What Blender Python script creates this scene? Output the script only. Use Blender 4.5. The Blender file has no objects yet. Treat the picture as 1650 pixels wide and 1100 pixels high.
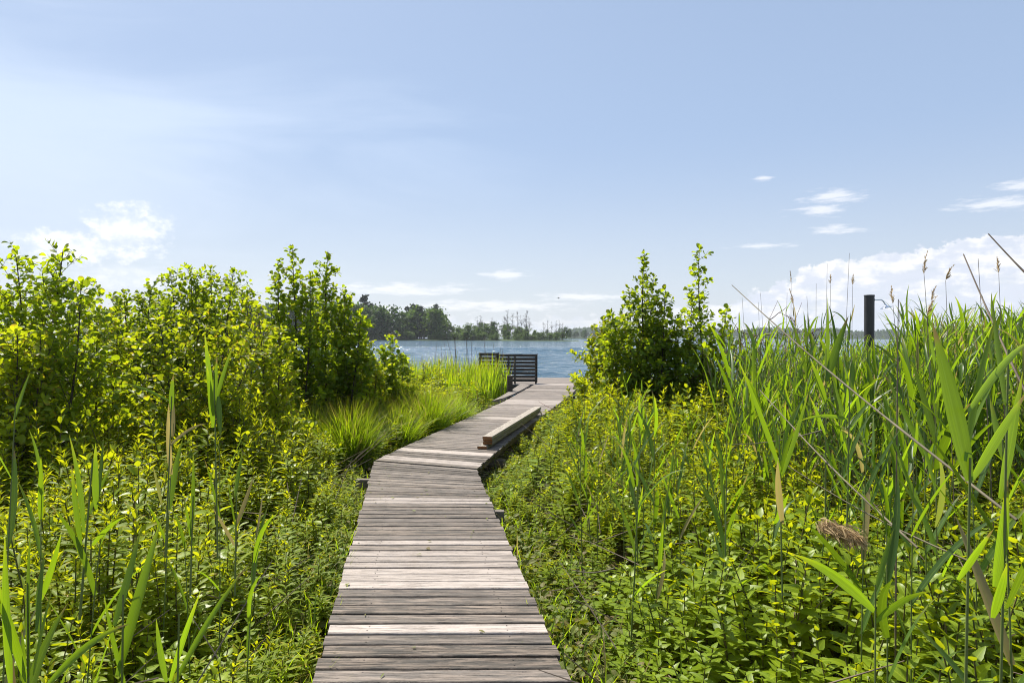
import bpy, math, random
import numpy as np

R = math.radians
SC = bpy.context.scene
COL = SC.collection
F = 1100.0            # focal length in photo pixels
ZC = 2.05             # eye height over the water
HY = 543.0            # horizon row of the photo
DECK = 0.45           # top of the boardwalk

def px(x, y, Y):
    """world point seen at photo pixel (x, y) at depth Y"""
    return np.array([(x - 825) / F * Y, Y, ZC - (y - HY) / F * Y])

# ----------------------------------------------------------------- mesh helpers
class Geo:
    """collects quads (numpy) and builds ONE mesh object"""
    def __init__(self):
        self.v, self.q, self.a, self.m, self.n = [], [], [], [], 0
    def add(self, v, q, a=None, mat=0):
        v = np.asarray(v, float).reshape(-1, 3); q = np.asarray(q, int).reshape(-1, 4)
        if a is None: a = np.zeros((len(v), 3))
        self.v.append(v); self.q.append(q + self.n); self.a.append(np.asarray(a, float).reshape(-1, 3))
        self.m.append(np.full(len(q), mat, int)); self.n += len(v)
    def arrays(self):
        return (np.concatenate(self.v), np.concatenate(self.q), np.concatenate(self.a), np.concatenate(self.m))
    def mesh(self, name, mats, smooth=False):
        v, q, a, m = self.arrays()
        me = bpy.data.meshes.new(name)
        me.vertices.add(len(v)); me.vertices.foreach_set('co', v.astype(np.float32).ravel())
        me.loops.add(q.size); me.loops.foreach_set('vertex_index', q.astype(np.int32).ravel())
        me.polygons.add(len(q))
        me.polygons.foreach_set('loop_start', np.arange(0, q.size, 4, dtype=np.int32))
        at = me.attributes.new('lf', 'FLOAT_VECTOR', 'POINT')
        at.data.foreach_set('vector', a.astype(np.float32).ravel())
        for mt in mats: me.materials.append(mt)
        me.polygons.foreach_set('material_index', m.astype(np.int32))
        me.polygons.foreach_set('use_smooth', np.full(len(q), smooth, dtype=bool))
        me.update(calc_edges=True)
        return me
    def build(self, name, mats, parent=None, smooth=False, loc=None):
        if not isinstance(mats, (list, tuple)): mats = [mats]
        o = bpy.data.objects.new(name, self.mesh(name, mats, smooth))
        COL.objects.link(o)
        if parent is not None: o.parent = parent
        if loc is not None: o.location = loc
        return o

def norm(a):
    return a / np.maximum(np.linalg.norm(a, axis=-1, keepdims=True), 1e-9)

def blades(g, p0, d0, nrm, L, W, prof, droop=0.0, fold=0.15, rnd=None, mat=0, curl=0.0, serr=0.0, rs=None):
    """N leaves or blades at once: base p0, direction d0, face normal nrm, length L, half width W*prof"""
    p = np.array(p0, float).reshape(-1, 3); N = len(p)
    d = norm(np.array(d0, float).reshape(-1, 3)); n = np.array(nrm, float).reshape(-1, 3)
    L = np.broadcast_to(np.asarray(L, float), (N,)); W = np.broadcast_to(np.asarray(W, float), (N,))
    droop = np.broadcast_to(np.asarray(droop, float), (N,)); fold = np.broadcast_to(np.asarray(fold, float), (N,))
    curl = np.broadcast_to(np.asarray(curl, float), (N,))
    if rnd is None: rnd = np.random.rand(N)
    ns = len(prof) - 1
    V = np.zeros((N, ns + 1, 3, 3)); A = np.zeros((N, ns + 1, 3, 3))
    for i in range(ns + 1):
        s = norm(np.cross(d, n)); n = norm(np.cross(s, d))
        w = (W * prof[i])[:, None]
        if serr and 0 < i < ns: w = w * (1 + (serr if i % 2 else -serr))
        V[:, i, 0] = p - s * w + n * w * fold[:, None]
        V[:, i, 1] = p
        V[:, i, 2] = p + s * w + n * w * fold[:, None]
        A[:, i, :, 0] = rnd[:, None]; A[:, i, :, 1] = i / ns
        A[:, i, 0, 2] = -1; A[:, i, 2, 2] = 1
        p = p + d * (L / ns)[:, None]
        d = d.copy(); d[:, 2] -= droop / ns * (0.4 + 1.2 * i / ns)
        d = norm(d + s * (curl / ns)[:, None])
    base = (np.arange(N) * (ns + 1) * 3)[:, None, None]
    i = np.arange(ns)[None, :, None] * 3
    c = np.arange(2)[None, None, :]
    o = base + i + c
    Q = np.stack([o, o + 1, o + 4, o + 3], -1)
    g.add(V, Q, A, mat)

def tubes(g, P, rad, sides=5, rnd=0.5, mat=0):
    """N tubes at once: P (N, m, 3), rad (N, m)"""
    P = np.asarray(P, float); 
    if P.ndim == 2: P = P[None]
    rad = np.broadcast_to(np.asarray(rad, float), P.shape[:2])
    N, m, _ = P.shape
    T = np.gradient(P, axis=1); T = norm(T)
    ref = np.where(np.abs(T[:, :, 2:3]) > 0.9, np.array([1., 0, 0]), np.array([0, 0, 1.]))
    U = norm(np.cross(T, ref)); Wv = np.cross(T, U)
    k = np.arange(sides) / sides * 2 * math.pi
    V = P[:, :, None] + rad[:, :, None, None] * (np.cos(k)[None, None, :, None] * U[:, :, None] + np.sin(k)[None, None, :, None] * Wv[:, :, None])
    A = np.zeros(V.shape); A[..., 0] = np.broadcast_to(np.asarray(rnd, float), (N,))[:, None, None]
    A[..., 1] = (np.arange(m) / (m - 1))[None, :, None]
    b = (np.arange(N) * m * sides)[:, None, None]; i = np.arange(m - 1)[None, :, None] * sides
    j = np.arange(sides)[None, None, :]; j2 = (j + 1) % sides
    Q = np.stack([b + i + j, b + i + j2, b + i + sides + j2, b + i + sides + j], -1)
    g.add(V, Q, A, mat)

def box(g, c, s, rot=0.0, mat=0, a=(0.5, 0, 0), ch=0.0):
    """box with its vertical and top edges chamfered by ch"""
    hx, hy, hz = s[0] / 2, s[1] / 2, s[2] / 2
    ring = lambda x, y, z: [(-x, -y, z), (x, -y, z), (x, y, z), (-x, y, z)]
    if ch:
        v = ring(hx - ch, hy - ch, -hz) + ring(hx, hy, -hz + ch) + ring(hx, hy, hz - ch) + ring(hx - ch, hy - ch, hz)
    else:
        v = ring(hx, hy, -hz) + ring(hx, hy, hz)
    v = np.array(v); nr = len(v) // 4
    q = [(3, 2, 1, 0), tuple(4 * (nr - 1) + k for k in range(4))]
    for r in range(nr - 1):
        for k in range(4):
            q.append((4 * r + k, 4 * r + (k + 1) % 4, 4 * r + 4 + (k + 1) % 4, 4 * r + 4 + k))
    att = np.zeros((len(v), 3)); att[:, 0] = a[0]; att[:, 1] = v[:, 0] + a[1]; att[:, 2] = v[:, 1] + v[:, 2] + a[2]
    cr, sr = math.cos(rot), math.sin(rot)
    w = v.copy(); w[:, 0] = v[:, 0] * cr - v[:, 1] * sr; w[:, 1] = v[:, 0] * sr + v[:, 1] * cr
    g.add(w + np.array(c), q, att, mat)

# ----------------------------------------------------------------- node helpers
class NT:
    def __init__(self, tree):
        self.t = tree; self.n = tree.nodes; self.l = tree.links
    def new(self, ty, **kw):
        nd = self.n.new(ty)
        for k, v in kw.items(): setattr(nd, k, v)
        return nd
    def put(self, sock, v):
        if hasattr(v, 'is_linked') or isinstance(v, bpy.types.NodeSocket): self.l.new(v, sock)
        elif v is not None:
            try: sock.default_value = v
            except Exception: sock.default_value = tuple(v) + (1,)
    def m(self, op, a, b=None, c=None, clamp=False):
        nd = self.new('ShaderNodeMath', operation=op, use_clamp=clamp)
        self.put(nd.inputs[0], a)
        if b is not None: self.put(nd.inputs[1], b)
        if c is not None: self.put(nd.inputs[2], c)
        return nd.outputs[0]
    def mix(self, f, a, b, blend='MIX'):
        nd = self.new('ShaderNodeMix', data_type='RGBA', blend_type=blend)
        self.put(nd.inputs[0], f); self.put(nd.inputs[6], a if not isinstance(a, tuple) else a + (1,) if len(a) == 3 else a)
        self.put(nd.inputs[7], b if not isinstance(b, tuple) else b + (1,) if len(b) == 3 else b)
        return nd.outputs[2]
    def noise(self, vec, scale, detail=4, rough=0.5, dist=0.0, dim='3D'):
        nd = self.new('ShaderNodeTexNoise', noise_dimensions=dim)
        if vec is not None: self.l.new(vec, nd.inputs['Vector'])
        nd.inputs['Scale'].default_value = scale; nd.inputs['Detail'].default_value = detail
        nd.inputs['Roughness'].default_value = rough; nd.inputs['Distortion'].default_value = dist
        return nd.outputs[0]
    def ramp(self, f, lo, hi, a=0.0, b=1.0, smooth=True):
        nd = self.new('ShaderNodeMapRange', interpolation_type='SMOOTHSTEP' if smooth else 'LINEAR')
        nd.clamp = True
        self.put(nd.inputs[0], f); self.put(nd.inputs[1], lo); self.put(nd.inputs[2], hi); self.put(nd.inputs[3], a); self.put(nd.inputs[4], b)
        return nd.outputs[0]
    def vec(self, x, y, z):
        nd = self.new('ShaderNodeCombineXYZ')
        for i, v in enumerate((x, y, z)): self.put(nd.inputs[i], v)
        return nd.outputs[0]
    def sep(self, v):
        nd = self.new('ShaderNodeSeparateXYZ'); self.l.new(v, nd.inputs[0]); return nd.outputs
    def attr(self, name='lf'):
        nd = self.new('ShaderNodeAttribute', attribute_name=name); return nd.outputs['Vector']

def newmat(name):
    mt = bpy.data.materials.new(name); mt.use_nodes = True
    t = NT(mt.node_tree); t.n.clear()
    out = t.new('ShaderNodeOutputMaterial')
    return mt, t, out

def leafmat(name, c0, c1, c2, trans, tfac=0.5, rough=0.42, spec=0.45, veins=0.25, midrib=0.3, tip=None, obj_var=0.25, stripe=0.0):
    """leaf: reflecting Principled side plus a translucent side; c0..c2 by leaf, trans = light let through"""
    mt, t, out = newmat(name)
    r, u, w = t.sep(t.attr())[0:3]
    oi = t.new('ShaderNodeObjectInfo')
    geo = t.new('ShaderNodeNewGeometry')
    big = t.noise(geo.outputs['Position'], 0.9, 2)
    k = t.m('ADD', t.m('MULTIPLY', r, 0.75), t.m('MULTIPLY', t.m('SUBTRACT', big, 0.5), 0.9))
    k = t.m('ADD', k, t.m('MULTIPLY', t.m('SUBTRACT', oi.outputs['Random'], 0.5), obj_var), clamp=True)
    col = t.mix(t.ramp(k, 0.0, 0.55, smooth=False), c0, c1)
    col = t.mix(t.ramp(k, 0.55, 1.0, smooth=False), col, c2)
    tr = t.mix(k, tuple(x * 0.34 for x in trans), tuple(min(1, x * 1.22) for x in trans))
    # side veins and midrib of the blade
    aw = t.m('ABSOLUTE', w)
    if veins:
        vn = t.m('SINE', t.m('ADD', t.m('MULTIPLY', u, 60.0), t.m('MULTIPLY', aw, -14.0)))
        vn = t.m('MULTIPLY', t.m('ADD', vn, 1.0), veins * 0.5)
        tr = t.mix(vn, tr, tuple(x * 0.45 for x in trans)); col = t.mix(t.m('MULTIPLY', vn, 0.6), col, tuple(x * 1.5 for x in c2))
    if stripe:
        st = t.noise(t.vec(t.m('MULTIPLY', w, 9.0), t.m('MULTIPLY', u, 0.8), t.m('MULTIPLY', r, 40.0)), 1.0, 3, .6)
        st = t.m('MULTIPLY', t.ramp(st, .4, .62), stripe)
        tr = t.mix(st, tr, tuple(x * .5 for x in trans)); col = t.mix(t.m('MULTIPLY', st, .7), col, c0)
        dead = t.m('MULTIPLY', t.ramp(t.m('ADD', u, t.m('MULTIPLY', t.m('FRACT', t.m('MULTIPLY', r, 53.7)), .35)), 1.12, 1.2), .9)
        age = t.ramp(t.m('ADD', u, t.m('MULTIPLY', r, .3)), .85, 1.2, 0.0, .7)
        tr = t.mix(age, tr, (trans[0] * 1.5, trans[1] * 1.05, trans[2])); col = t.mix(age, col, (c2[0] * 1.7, c2[1] * 1.1, c2[2]))
        tr = t.mix(dead, tr, (.30, .19, .06)); col = t.mix(dead, col, (.26, .17, .08))
        straw = t.ramp(t.m('FRACT', t.m('MULTIPLY', r, 31.3)), .94, .96)
        tr = t.mix(straw, tr, (.42, .33, .10)); col = t.mix(straw, col, (.30, .24, .11))
    if midrib:
        mr = t.ramp(aw, 0.0, 0.16, midrib, 0.0)
        col = t.mix(mr, col, tuple(min(1, x * 2.0 + 0.03) for x in c2)); tr = t.mix(mr, tr, tuple(x * 0.5 for x in trans))
    if tip is not None:
        tp = t.m('MULTIPLY', t.ramp(u, 0.55, 1.0), t.ramp(r, 0.55, 0.8))
        col = t.mix(tp, col, tip); tr = t.mix(tp, tr, tuple(x * 1.3 for x in tip))
    spot = t.ramp(t.noise(geo.outputs['Position'], 90, 2), 0.62, 0.72, 0.0, 0.5)
    col = t.mix(t.m('MULTIPLY', spot, t.ramp(r, 0.7, 1.0)), col, (0.12, 0.08, 0.03))
    pb = t.new('ShaderNodeBsdfPrincipled'); t.put(pb.inputs['Base Color'], col)
    pb.inputs['Roughness'].default_value = rough; pb.inputs['Specular IOR Level'].default_value = spec
    tl = t.new('ShaderNodeBsdfTranslucent'); t.put(tl.inputs['Color'], tr)
    mx = t.new('ShaderNodeMixShader'); mx.inputs[0].default_value = tfac
    t.l.new(pb.outputs[0], mx.inputs[1]); t.l.new(tl.outputs[0], mx.inputs[2]); t.l.new(mx.outputs[0], out.inputs[0])
    return mt

def plainmat(name, c0, c1, scale=8, rough=0.8, metal=0.0, bump=0.0, stretch=(1, 1, 1), spec=0.3):
    mt, t, out = newmat(name)
    tc = t.new('ShaderNodeTexCoord')
    mp = t.new('ShaderNodeMapping'); mp.inputs['Scale'].default_value = stretch
    t.l.new(tc.outputs['Object'], mp.inputs[0])
    nz = t.noise(mp.outputs[0], scale, 6, 0.6)
    col = t.mix(t.ramp(nz, 0.3, 0.7), c0, c1)
    pb = t.new('ShaderNodeBsdfPrincipled'); t.put(pb.inputs['Base Color'], col)
    pb.inputs['Roughness'].default_value = rough; pb.inputs['Metallic'].default_value = metal; pb.inputs['Specular IOR Level'].default_value = spec
    if bump:
        bp = t.new('ShaderNodeBump'); bp.inputs['Strength'].default_value = bump; bp.inputs['Distance'].default_value = 0.01
        t.l.new(nz, bp.inputs['Height']); t.l.new(bp.outputs[0], pb.inputs['Normal'])
    t.l.new(pb.outputs[0], out.inputs[0])
    return mt

def woodmat(name, old0, old1, new0, new1, mould=0.6, rough=0.62, spec=0.45):
    """attribute lf = (tone 0 weathered .. 1 fresh, metres along, metres across, each board offset)"""
    mt, t, out = newmat(name)
    tone, u, w = t.sep(t.attr())[0:3]
    uv = t.vec(u, w, 0.0)
    mp = t.new('ShaderNodeMapping'); mp.inputs['Scale'].default_value = (1.6, 26, 1); t.l.new(uv, mp.inputs[0])
    warp = t.noise(uv, 2.2, 3)
    mp2 = t.new('ShaderNodeMapping'); mp2.inputs['Scale'].default_value = (2.2, 70, 1); t.l.new(uv, mp2.inputs[0])
    grain = t.noise(mp.outputs[0], 2.0, 6, 0.65, 0.6)
    fine = t.noise(mp2.outputs[0], 3.0, 4, 0.7)
    # knots
    mk = t.new('ShaderNodeMapping'); mk.inputs['Scale'].default_value = (1.7, 6.5, 1); t.l.new(uv, mk.inputs[0])
    vo = t.new('ShaderNodeTexVoronoi'); vo.inputs['Scale'].default_value = 1.0; t.l.new(mk.outputs[0], vo.inputs['Vector'])
    kd = vo.outputs['Distance']
    knot = t.ramp(kd, 0.04, 0.11, 1.0, 0.0)
    ring = t.m('MULTIPLY', t.ramp(kd, 0.08, 0.30, 1.0, 0.0), t.m('ADD', 0.5, t.m('MULTIPLY', t.m('SINE', t.m('MULTIPLY', kd, 90.0)), 0.5)))
    g = t.ramp(t.m('ADD', t.m('MULTIPLY', grain, 0.6), t.m('MULTIPLY', fine, 0.4)), 0.34, 0.66)
    old = t.mix(g, old0, old1)
    mpm = t.new('ShaderNodeMapping'); mpm.inputs['Scale'].default_value = (2.6, 17, 1); t.l.new(uv, mpm.inputs[0])
    mo = t.noise(mpm.outputs[0], 1.3, 6, 0.7, 0.3)
    crack = t.ramp(t.noise(mp2.outputs[0], 1.2, 6, 0.8), 0.54, 0.62)
    old = t.mix(t.m('MULTIPLY', crack, 0.9), old, (0.03, 0.026, 0.022))
    old = t.mix(t.m('MULTIPLY', t.ramp(mo, 0.45, 0.58), mould), old, (0.045, 0.040, 0.034))
    old = t.mix(t.m('MULTIPLY', t.ramp(t.m('SUBTRACT', 1.0, mo), 0.55, 0.7), 0.35), old, tuple(min(1, x * 1.5) for x in old1))
    new = t.mix(g, new0, new1)
    new = t.mix(t.m('MULTIPLY', ring, 0.35), new, tuple(x * 0.55 for x in new0))
    new = t.mix(t.m('MULTIPLY', knot, 0.8), new, (0.12, 0.075, 0.05))
    old = t.mix(t.m('MULTIPLY', knot, 0.5), old, (0.05, 0.042, 0.036))
    old = t.mix(1.0, old, t.ramp(t.m('FRACT', t.m('MULTIPLY', tone, 917.3)), 0, 1, .62, 1.28, smooth=False), 'MULTIPLY')
    dirt = t.ramp(t.noise(uv, 5.0, 6, .7), .5, .75, 0, .45)
    new = t.mix(dirt, new, (0.20, 0.165, 0.13))
    col = t.mix(tone, old, new)
    pb = t.new('ShaderNodeBsdfPrincipled'); t.put(pb.inputs['Base Color'], col)
    pb.inputs['Roughness'].default_value = rough; pb.inputs['Specular IOR Level'].default_value = spec
    bp = t.new('ShaderNodeBump'); bp.inputs['Strength'].default_value = 0.8; bp.inputs['Distance'].default_value = 0.006
    t.l.new(t.m('SUBTRACT', t.m('ADD', grain, t.m('MULTIPLY', fine, 0.6)), t.m('MULTIPLY', crack, 0.8)), bp.inputs['Height'])
    t.l.new(bp.outputs[0], pb.inputs['Normal'])
    t.l.new(pb.outputs[0], out.inputs[0])
    return mt

# ----------------------------------------------------------------- tagging
def tag(o, label=None, cat=None, group=None, kind=None):
    if label: o['label'] = label
    if cat: o['category'] = cat
    if group: o['group'] = group
    if kind: o['kind'] = kind
    return o
def empty(name, loc=(0, 0, 0), rz=0.0):
    o = bpy.data.objects.new(name, None); COL.objects.link(o)
    o.location = tuple(float(c) for c in loc); o.rotation_euler = (0, 0, rz); o.empty_display_size = 0.1
    return o
def dup(src, loc, rz=0.0, s=1.0, tilt=(0, 0)):
    c = src.copy(); COL.objects.link(c)
    c.location = tuple(float(v) for v in loc); c.rotation_euler = (tilt[0], tilt[1], rz)
    c.scale = (s, s, s) if np.isscalar(s) else s
    for ch in src.children:
        d = ch.copy(); COL.objects.link(d); d.parent = c
    return c

# ----------------------------------------------------------------- materials
M = {}
M['wood'] = woodmat('weathered_decking', (0.046, 0.035, 0.026), (0.225, 0.178, 0.142), (0.34, 0.287, 0.255), (0.55, 0.482, 0.435), mould=0.85, rough=0.7, spec=0.3)
M['dark_wood'] = woodmat('dark_stained_wood', (0.075, 0.058, 0.044), (0.165, 0.132, 0.105), (0.10, 0.09, 0.08), (0.13, 0.115, 0.10), rough=0.85, spec=0.08)
M['timber'] = woodmat('sawn_timber', (0.17, 0.14, 0.115), (0.31, 0.265, 0.22), (0.36, 0.31, 0.25), (0.47, 0.41, 0.34), mould=0.5)
M['endgrain'] = plainmat('timber_end_grain', (0.20, 0.085, 0.03), (0.30, 0.14, 0.06), 60, 0.9)
M['steel'] = plainmat('screw_steel', (0.05, 0.045, 0.04), (0.09, 0.07, 0.06), 30, 0.5, 0.6)
M['chrome'] = plainmat('chrome', (0.75, 0.76, 0.78), (0.82, 0.83, 0.85), 5, 0.12, 1.0)
M['post_paint'] = plainmat('black_post_paint', (0.016, 0.015, 0.015), (0.040, 0.037, 0.036), 12, 0.42, 0.0, 0.1, (1, 1, 0.2), 0.5)
M['bark'] = plainmat('alder_bark', (0.035, 0.028, 0.020), (0.085, 0.070, 0.052), 30, 0.85, 0, 0.5, (1, 1, 0.3))
M['deadwood'] = plainmat('dead_tree_bark', (0.10, 0.09, 0.08), (0.17, 0.155, 0.14), 3, 0.9)
M['reed_stem'] = plainmat('green_reed_stem', (0.085, 0.125, 0.028), (0.15, 0.19, 0.05), 3, 0.45, 0, 0, (1, 1, 1), 0.4)
M['dry'] = plainmat('dry_reed_stem', (0.10, 0.085, 0.052), (0.20, 0.17, 0.11), 5, 0.7)
M['dry_dark'] = plainmat('dry_brown_stem', (0.09, 0.065, 0.048), (0.18, 0.14, 0.10), 5, 0.7)
M['plume'] = leafmat('reed_plume', (0.38, 0.26, 0.13), (0.52, 0.38, 0.21), (0.62, 0.48, 0.30), (0.85, 0.64, 0.38), 0.35, 0.8, 0.1, 0, 0)
M['redtwig'] = plainmat('red_brown_twig', (0.07, 0.025, 0.022), (0.14, 0.05, 0.04), 8, 0.8)
M['alder'] = leafmat('alder_leaf', (0.060, 0.120, 0.012), (0.105, 0.18, 0.016), (0.18, 0.23, 0.020), (0.68, 0.92, 0.014), 0.52, 0.45, 0.26, 0.25, 0.3, tip=(0.28, 0.21, 0.02))
M['alder_y'] = leafmat('young_alder_leaf', (0.095, 0.155, 0.012), (0.15, 0.21, 0.016), (0.22, 0.26, 0.020), (0.74, 0.92, 0.014), 0.52, 0.46, 0.25, 0.25, 0.3, tip=(0.38, 0.24, 0.02))
M['herb'] = leafmat('loosestrife_leaf', (0.065, 0.125, 0.008), (0.165, 0.235, 0.010), (0.30, 0.34, 0.014), (0.82, 0.94, 0.012), 0.48, 0.5, 0.16, 0.12, 0.2, tip=(0.38, 0.26, 0.02))
M['nettle'] = leafmat('nettle_leaf', (0.080, 0.150, 0.010), (0.175, 0.26, 0.014), (0.30, 0.36, 0.018), (0.80, 0.94, 0.012), 0.45, 0.42, 0.34, 0.35, 0.3)
M['reed'] = leafmat('reed_leaf', (0.036, 0.080, 0.020), (0.070, 0.130, 0.020), (0.13, 0.19, 0.024), (0.42, 0.66, 0.014), 0.5, 0.4, 0.4, 0.0, 0.4, stripe=0.55)
M['grass'] = leafmat('sedge_blade', (0.060, 0.115, 0.012), (0.10, 0.160, 0.016), (0.18, 0.25, 0.020), (0.56, 0.86, 0.012), 0.45, 0.45, 0.3, 0.0, 0.2, stripe=0.2)
M['litter'] = leafmat('leaf_litter', (0.15, 0.10, 0.045), (0.12, 0.15, 0.030), (0.16, 0.22, 0.025), (0.46, 0.50, 0.03), 0.3, 0.6, 0.25, 0.2, 0.2)
M['herbstem'] = plainmat('herb_stem', (0.06, 0.075, 0.02), (0.12, 0.09, 0.03), 6, 0.6)
M['tree0'] = leafmat('dark_tree_leaf', (0.028, 0.060, 0.016), (0.045, 0.090, 0.020), (0.075, 0.125, 0.028), (0.16, 0.30, 0.03), 0.3, 0.6, 0.2, 0, 0)
M['tree1'] = leafmat('pale_tree_leaf', (0.050, 0.090, 0.024), (0.080, 0.130, 0.030), (0.13, 0.18, 0.038), (0.24, 0.40, 0.04), 0.3, 0.6, 0.2, 0, 0)
M['pine'] = leafmat('pine_needles', (0.014, 0.028, 0.014), (0.024, 0.042, 0.018), (0.036, 0.055, 0.022), (0.03, 0.05, 0.015), 0.2, 0.7, 0.2, 0, 0)
M['bank'] = leafmat('bank_grass', (0.07, 0.11, 0.022), (0.10, 0.14, 0.028), (0.15, 0.17, 0.04), (0.22, 0.30, 0.04), 0.35, 0.6, 0.2, 0, 0)
M['bird'] = plainmat('dark_feather', (0.03, 0.03, 0.03), (0.06, 0.05, 0.05), 20, 0.8)

def ground_mat():
    mt, t, out = newmat('marsh_soil')
    geo = t.new('ShaderNodeNewGeometry')
    n1 = t.noise(geo.outputs['Position'], 6, 8, 0.65); n2 = t.noise(geo.outputs['Position'], 0.7, 4)
    col = t.mix(t.ramp(n1, 0.35, 0.7), (0.030, 0.024, 0.016), (0.085, 0.065, 0.038))
    col = t.mix(t.ramp(n2, 0.45, 0.65), col, (0.045, 0.055, 0.018))
    pb = t.new('ShaderNodeBsdfPrincipled'); t.put(pb.inputs['Base Color'], col); pb.inputs['Roughness'].default_value = 0.95
    bp = t.new('ShaderNodeBump'); bp.inputs['Distance'].default_value = 0.05; t.l.new(n1, bp.inputs['Height']); t.l.new(bp.outputs[0], pb.inputs['Normal'])
    t.l.new(pb.outputs[0], out.inputs[0]); return mt
M['ground'] = ground_mat()

def water_mat():
    mt, t, out = newmat('lake_water')
    geo = t.new('ShaderNodeNewGeometry'); P = geo.outputs['Position']
    mp = t.new('ShaderNodeMapping'); mp.inputs['Scale'].default_value = (0.34, 1.15, 1.0); mp.inputs['Rotation'].default_value = (0, 0, R(14)); t.l.new(P, mp.inputs[0])
    n1 = t.noise(mp.outputs[0], 0.9, 4, 0.55, 0.4)
    n2 = t.noise(mp.outputs[0], 3.4, 4, 0.6, 0.3)
    mp3 = t.new('ShaderNodeMapping'); mp3.inputs['Scale'].default_value = (0.012, 0.05, 1.0); t.l.new(P, mp3.inputs[0])
    mp4 = t.new('ShaderNodeMapping'); mp4.inputs['Scale'].default_value = (0.07, 0.26, 1.0); mp4.inputs['Rotation'].default_value = (0, 0, R(8)); t.l.new(P, mp4.inputs[0])
    n3 = t.noise(mp4.outputs[0], 1.0, 5, .6, .3)
    gust = t.noise(mp3.outputs[0], 1.0, 3, 0.5)
    h = t.m('ADD', t.m('ADD', t.m('MULTIPLY', n1, 0.50), t.m('MULTIPLY', n3, 1.3)), t.m('MULTIPLY', n2, 0.16))
    pb = t.new('ShaderNodeBsdfPrincipled'); t.put(pb.inputs['Base Color'], (0.050, 0.105, 0.150, 1))
    pb.inputs['IOR'].default_value = 1.33
    pb.inputs['Roughness'].default_value = 0.10
    bp = t.new('ShaderNodeBump'); bp.inputs['Distance'].default_value = 1.0
    t.l.new(t.ramp(gust, 0.35, 0.65, 0.75, 1.0), bp.inputs['Strength'])
    t.l.new(h, bp.inputs['Height']); t.l.new(bp.outputs[0], pb.inputs['Normal'])
    t.l.new(pb.outputs[0], out.inputs[0]); return mt
M['water'] = water_mat()

# ----------------------------------------------------------------- boardwalk outline
def lerp_poly(pts, Y):
    return float(np.interp(Y, [p[1] for p in pts], [p[0] for p in pts]))
L1 = [(-0.913 + 0.152 * 3.16, 0.0), (-1.776, 8.84)]
R1 = [(0.276 + 0.1373 * 3.16, 0.0), (-0.43, 8.30)]
L2 = [(-1.776, 8.84), (-0.88, 13.48), (-0.17, 17.15), (0.86, 23.7)]
R2 = [(-0.43, 8.30), (0.05, 11.0), (1.69, 19.34), (2.45, 23.7)]
def left_edge(Y): return lerp_poly(L1 + L2[1:], Y)
def right_edge(Y): return lerp_poly(R1 + R2[1:], Y)
LEX = [p[0] for p in L1 + L2[1:]]; LEY = [p[1] for p in L1 + L2[1:]]
REX = [p[0] for p in R1 + R2[1:]]; REY = [p[1] for p in R1 + R2[1:]]
def edge_dist(x, y):
    """>0 outside: metres left of the left edge or right of the right edge (horizontal); arrays"""
    l = np.interp(y, LEY, LEX) - x; r = x - np.interp(y, REY, REX)
    return np.maximum(l, r), l > r

# ----------------------------------------------------------------- ground
def ground_z(x, y):
    x = np.asarray(x, float); y = np.asarray(y, float)
    shore = 21.0 - 0.45 * np.clip(x, 0, 12) + 0.15 * np.clip(-x, 0, 30) + 0.8 * np.sin(x * 0.7)
    z = 0.14 + 0.05 * np.sin(x * 1.3 + 0.5) * np.sin(y * 0.9) - np.clip((y - shore) * 0.09, -0.03, 1.2)
    d, _ = edge_dist(x, y)
    return z - 0.07 * np.clip(1 - np.abs(d) / 0.7, 0, 1)

def build_ground():
    ys = np.concatenate([np.linspace(-12, 34, 116), np.geomspace(36, 2900, 24)])
    xs = np.concatenate([-np.geomspace(3400, 26, 18), np.linspace(-24, 24, 120), np.geomspace(26, 3400, 18)])
    X, Y = np.meshgrid(xs, ys); Z = ground_z(X, Y)
    g = Geo(); nx = len(xs); ny = len(ys)
    i = np.arange(ny - 1)[:, None] * nx + np.arange(nx - 1)[None]
    g.add(np.stack([X, Y, Z], -1), np.stack([i, i + 1, i + nx + 1, i + nx], -1))
    o = g.build('ground', M['ground'], smooth=True); o['kind'] = 'structure'
    xs = np.concatenate([-np.geomspace(3400, 62, 12), np.arange(-60, 90, .42), np.geomspace(92, 3400, 12)])
    ys = np.concatenate([[12, 16], np.arange(18, 150, .27), np.geomspace(151, 2900, 24)])
    X, Y = np.meshgrid(xs, ys); rs = np.random.RandomState(2); Z = np.zeros(X.shape)
    for k in range(46):
        wl = rs.uniform(.9, 4.2); a = R(90) + rs.normal(0, .42) + .25; kx, ky = math.cos(a) * 6.283 / wl, math.sin(a) * 6.283 / wl
        Z += .0075 * wl ** .8 * np.sin(kx * X + ky * Y + rs.uniform(0, 6.28) + .8 * np.sin(X * .05 + Y * .09 + k))
    gust = .75 + .35 * np.sin(X * .031 + 1.7 * np.sin(Y * .021)) * np.sin(Y * .07 + 1.3 * np.sin(X * .04))
    fade = np.clip((X + 60) / 8, 0, 1) * np.clip((90 - X) / 8, 0, 1) * np.clip((Y - 18) / 6, 0, 1) * np.clip((150 - Y) / 30, 0, 1)
    Z = Z * gust * fade
    g = Geo(); nx = len(xs); ny = len(ys); i = np.arange(ny - 1)[:, None] * nx + np.arange(nx - 1)[None]
    g.add(np.stack([X, Y, Z], -1), np.stack([i, i + 1, i + nx + 1, i + nx], -1))
    o = g.build('water', M['water'], smooth=True); o['kind'] = 'structure'
build_ground()

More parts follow.
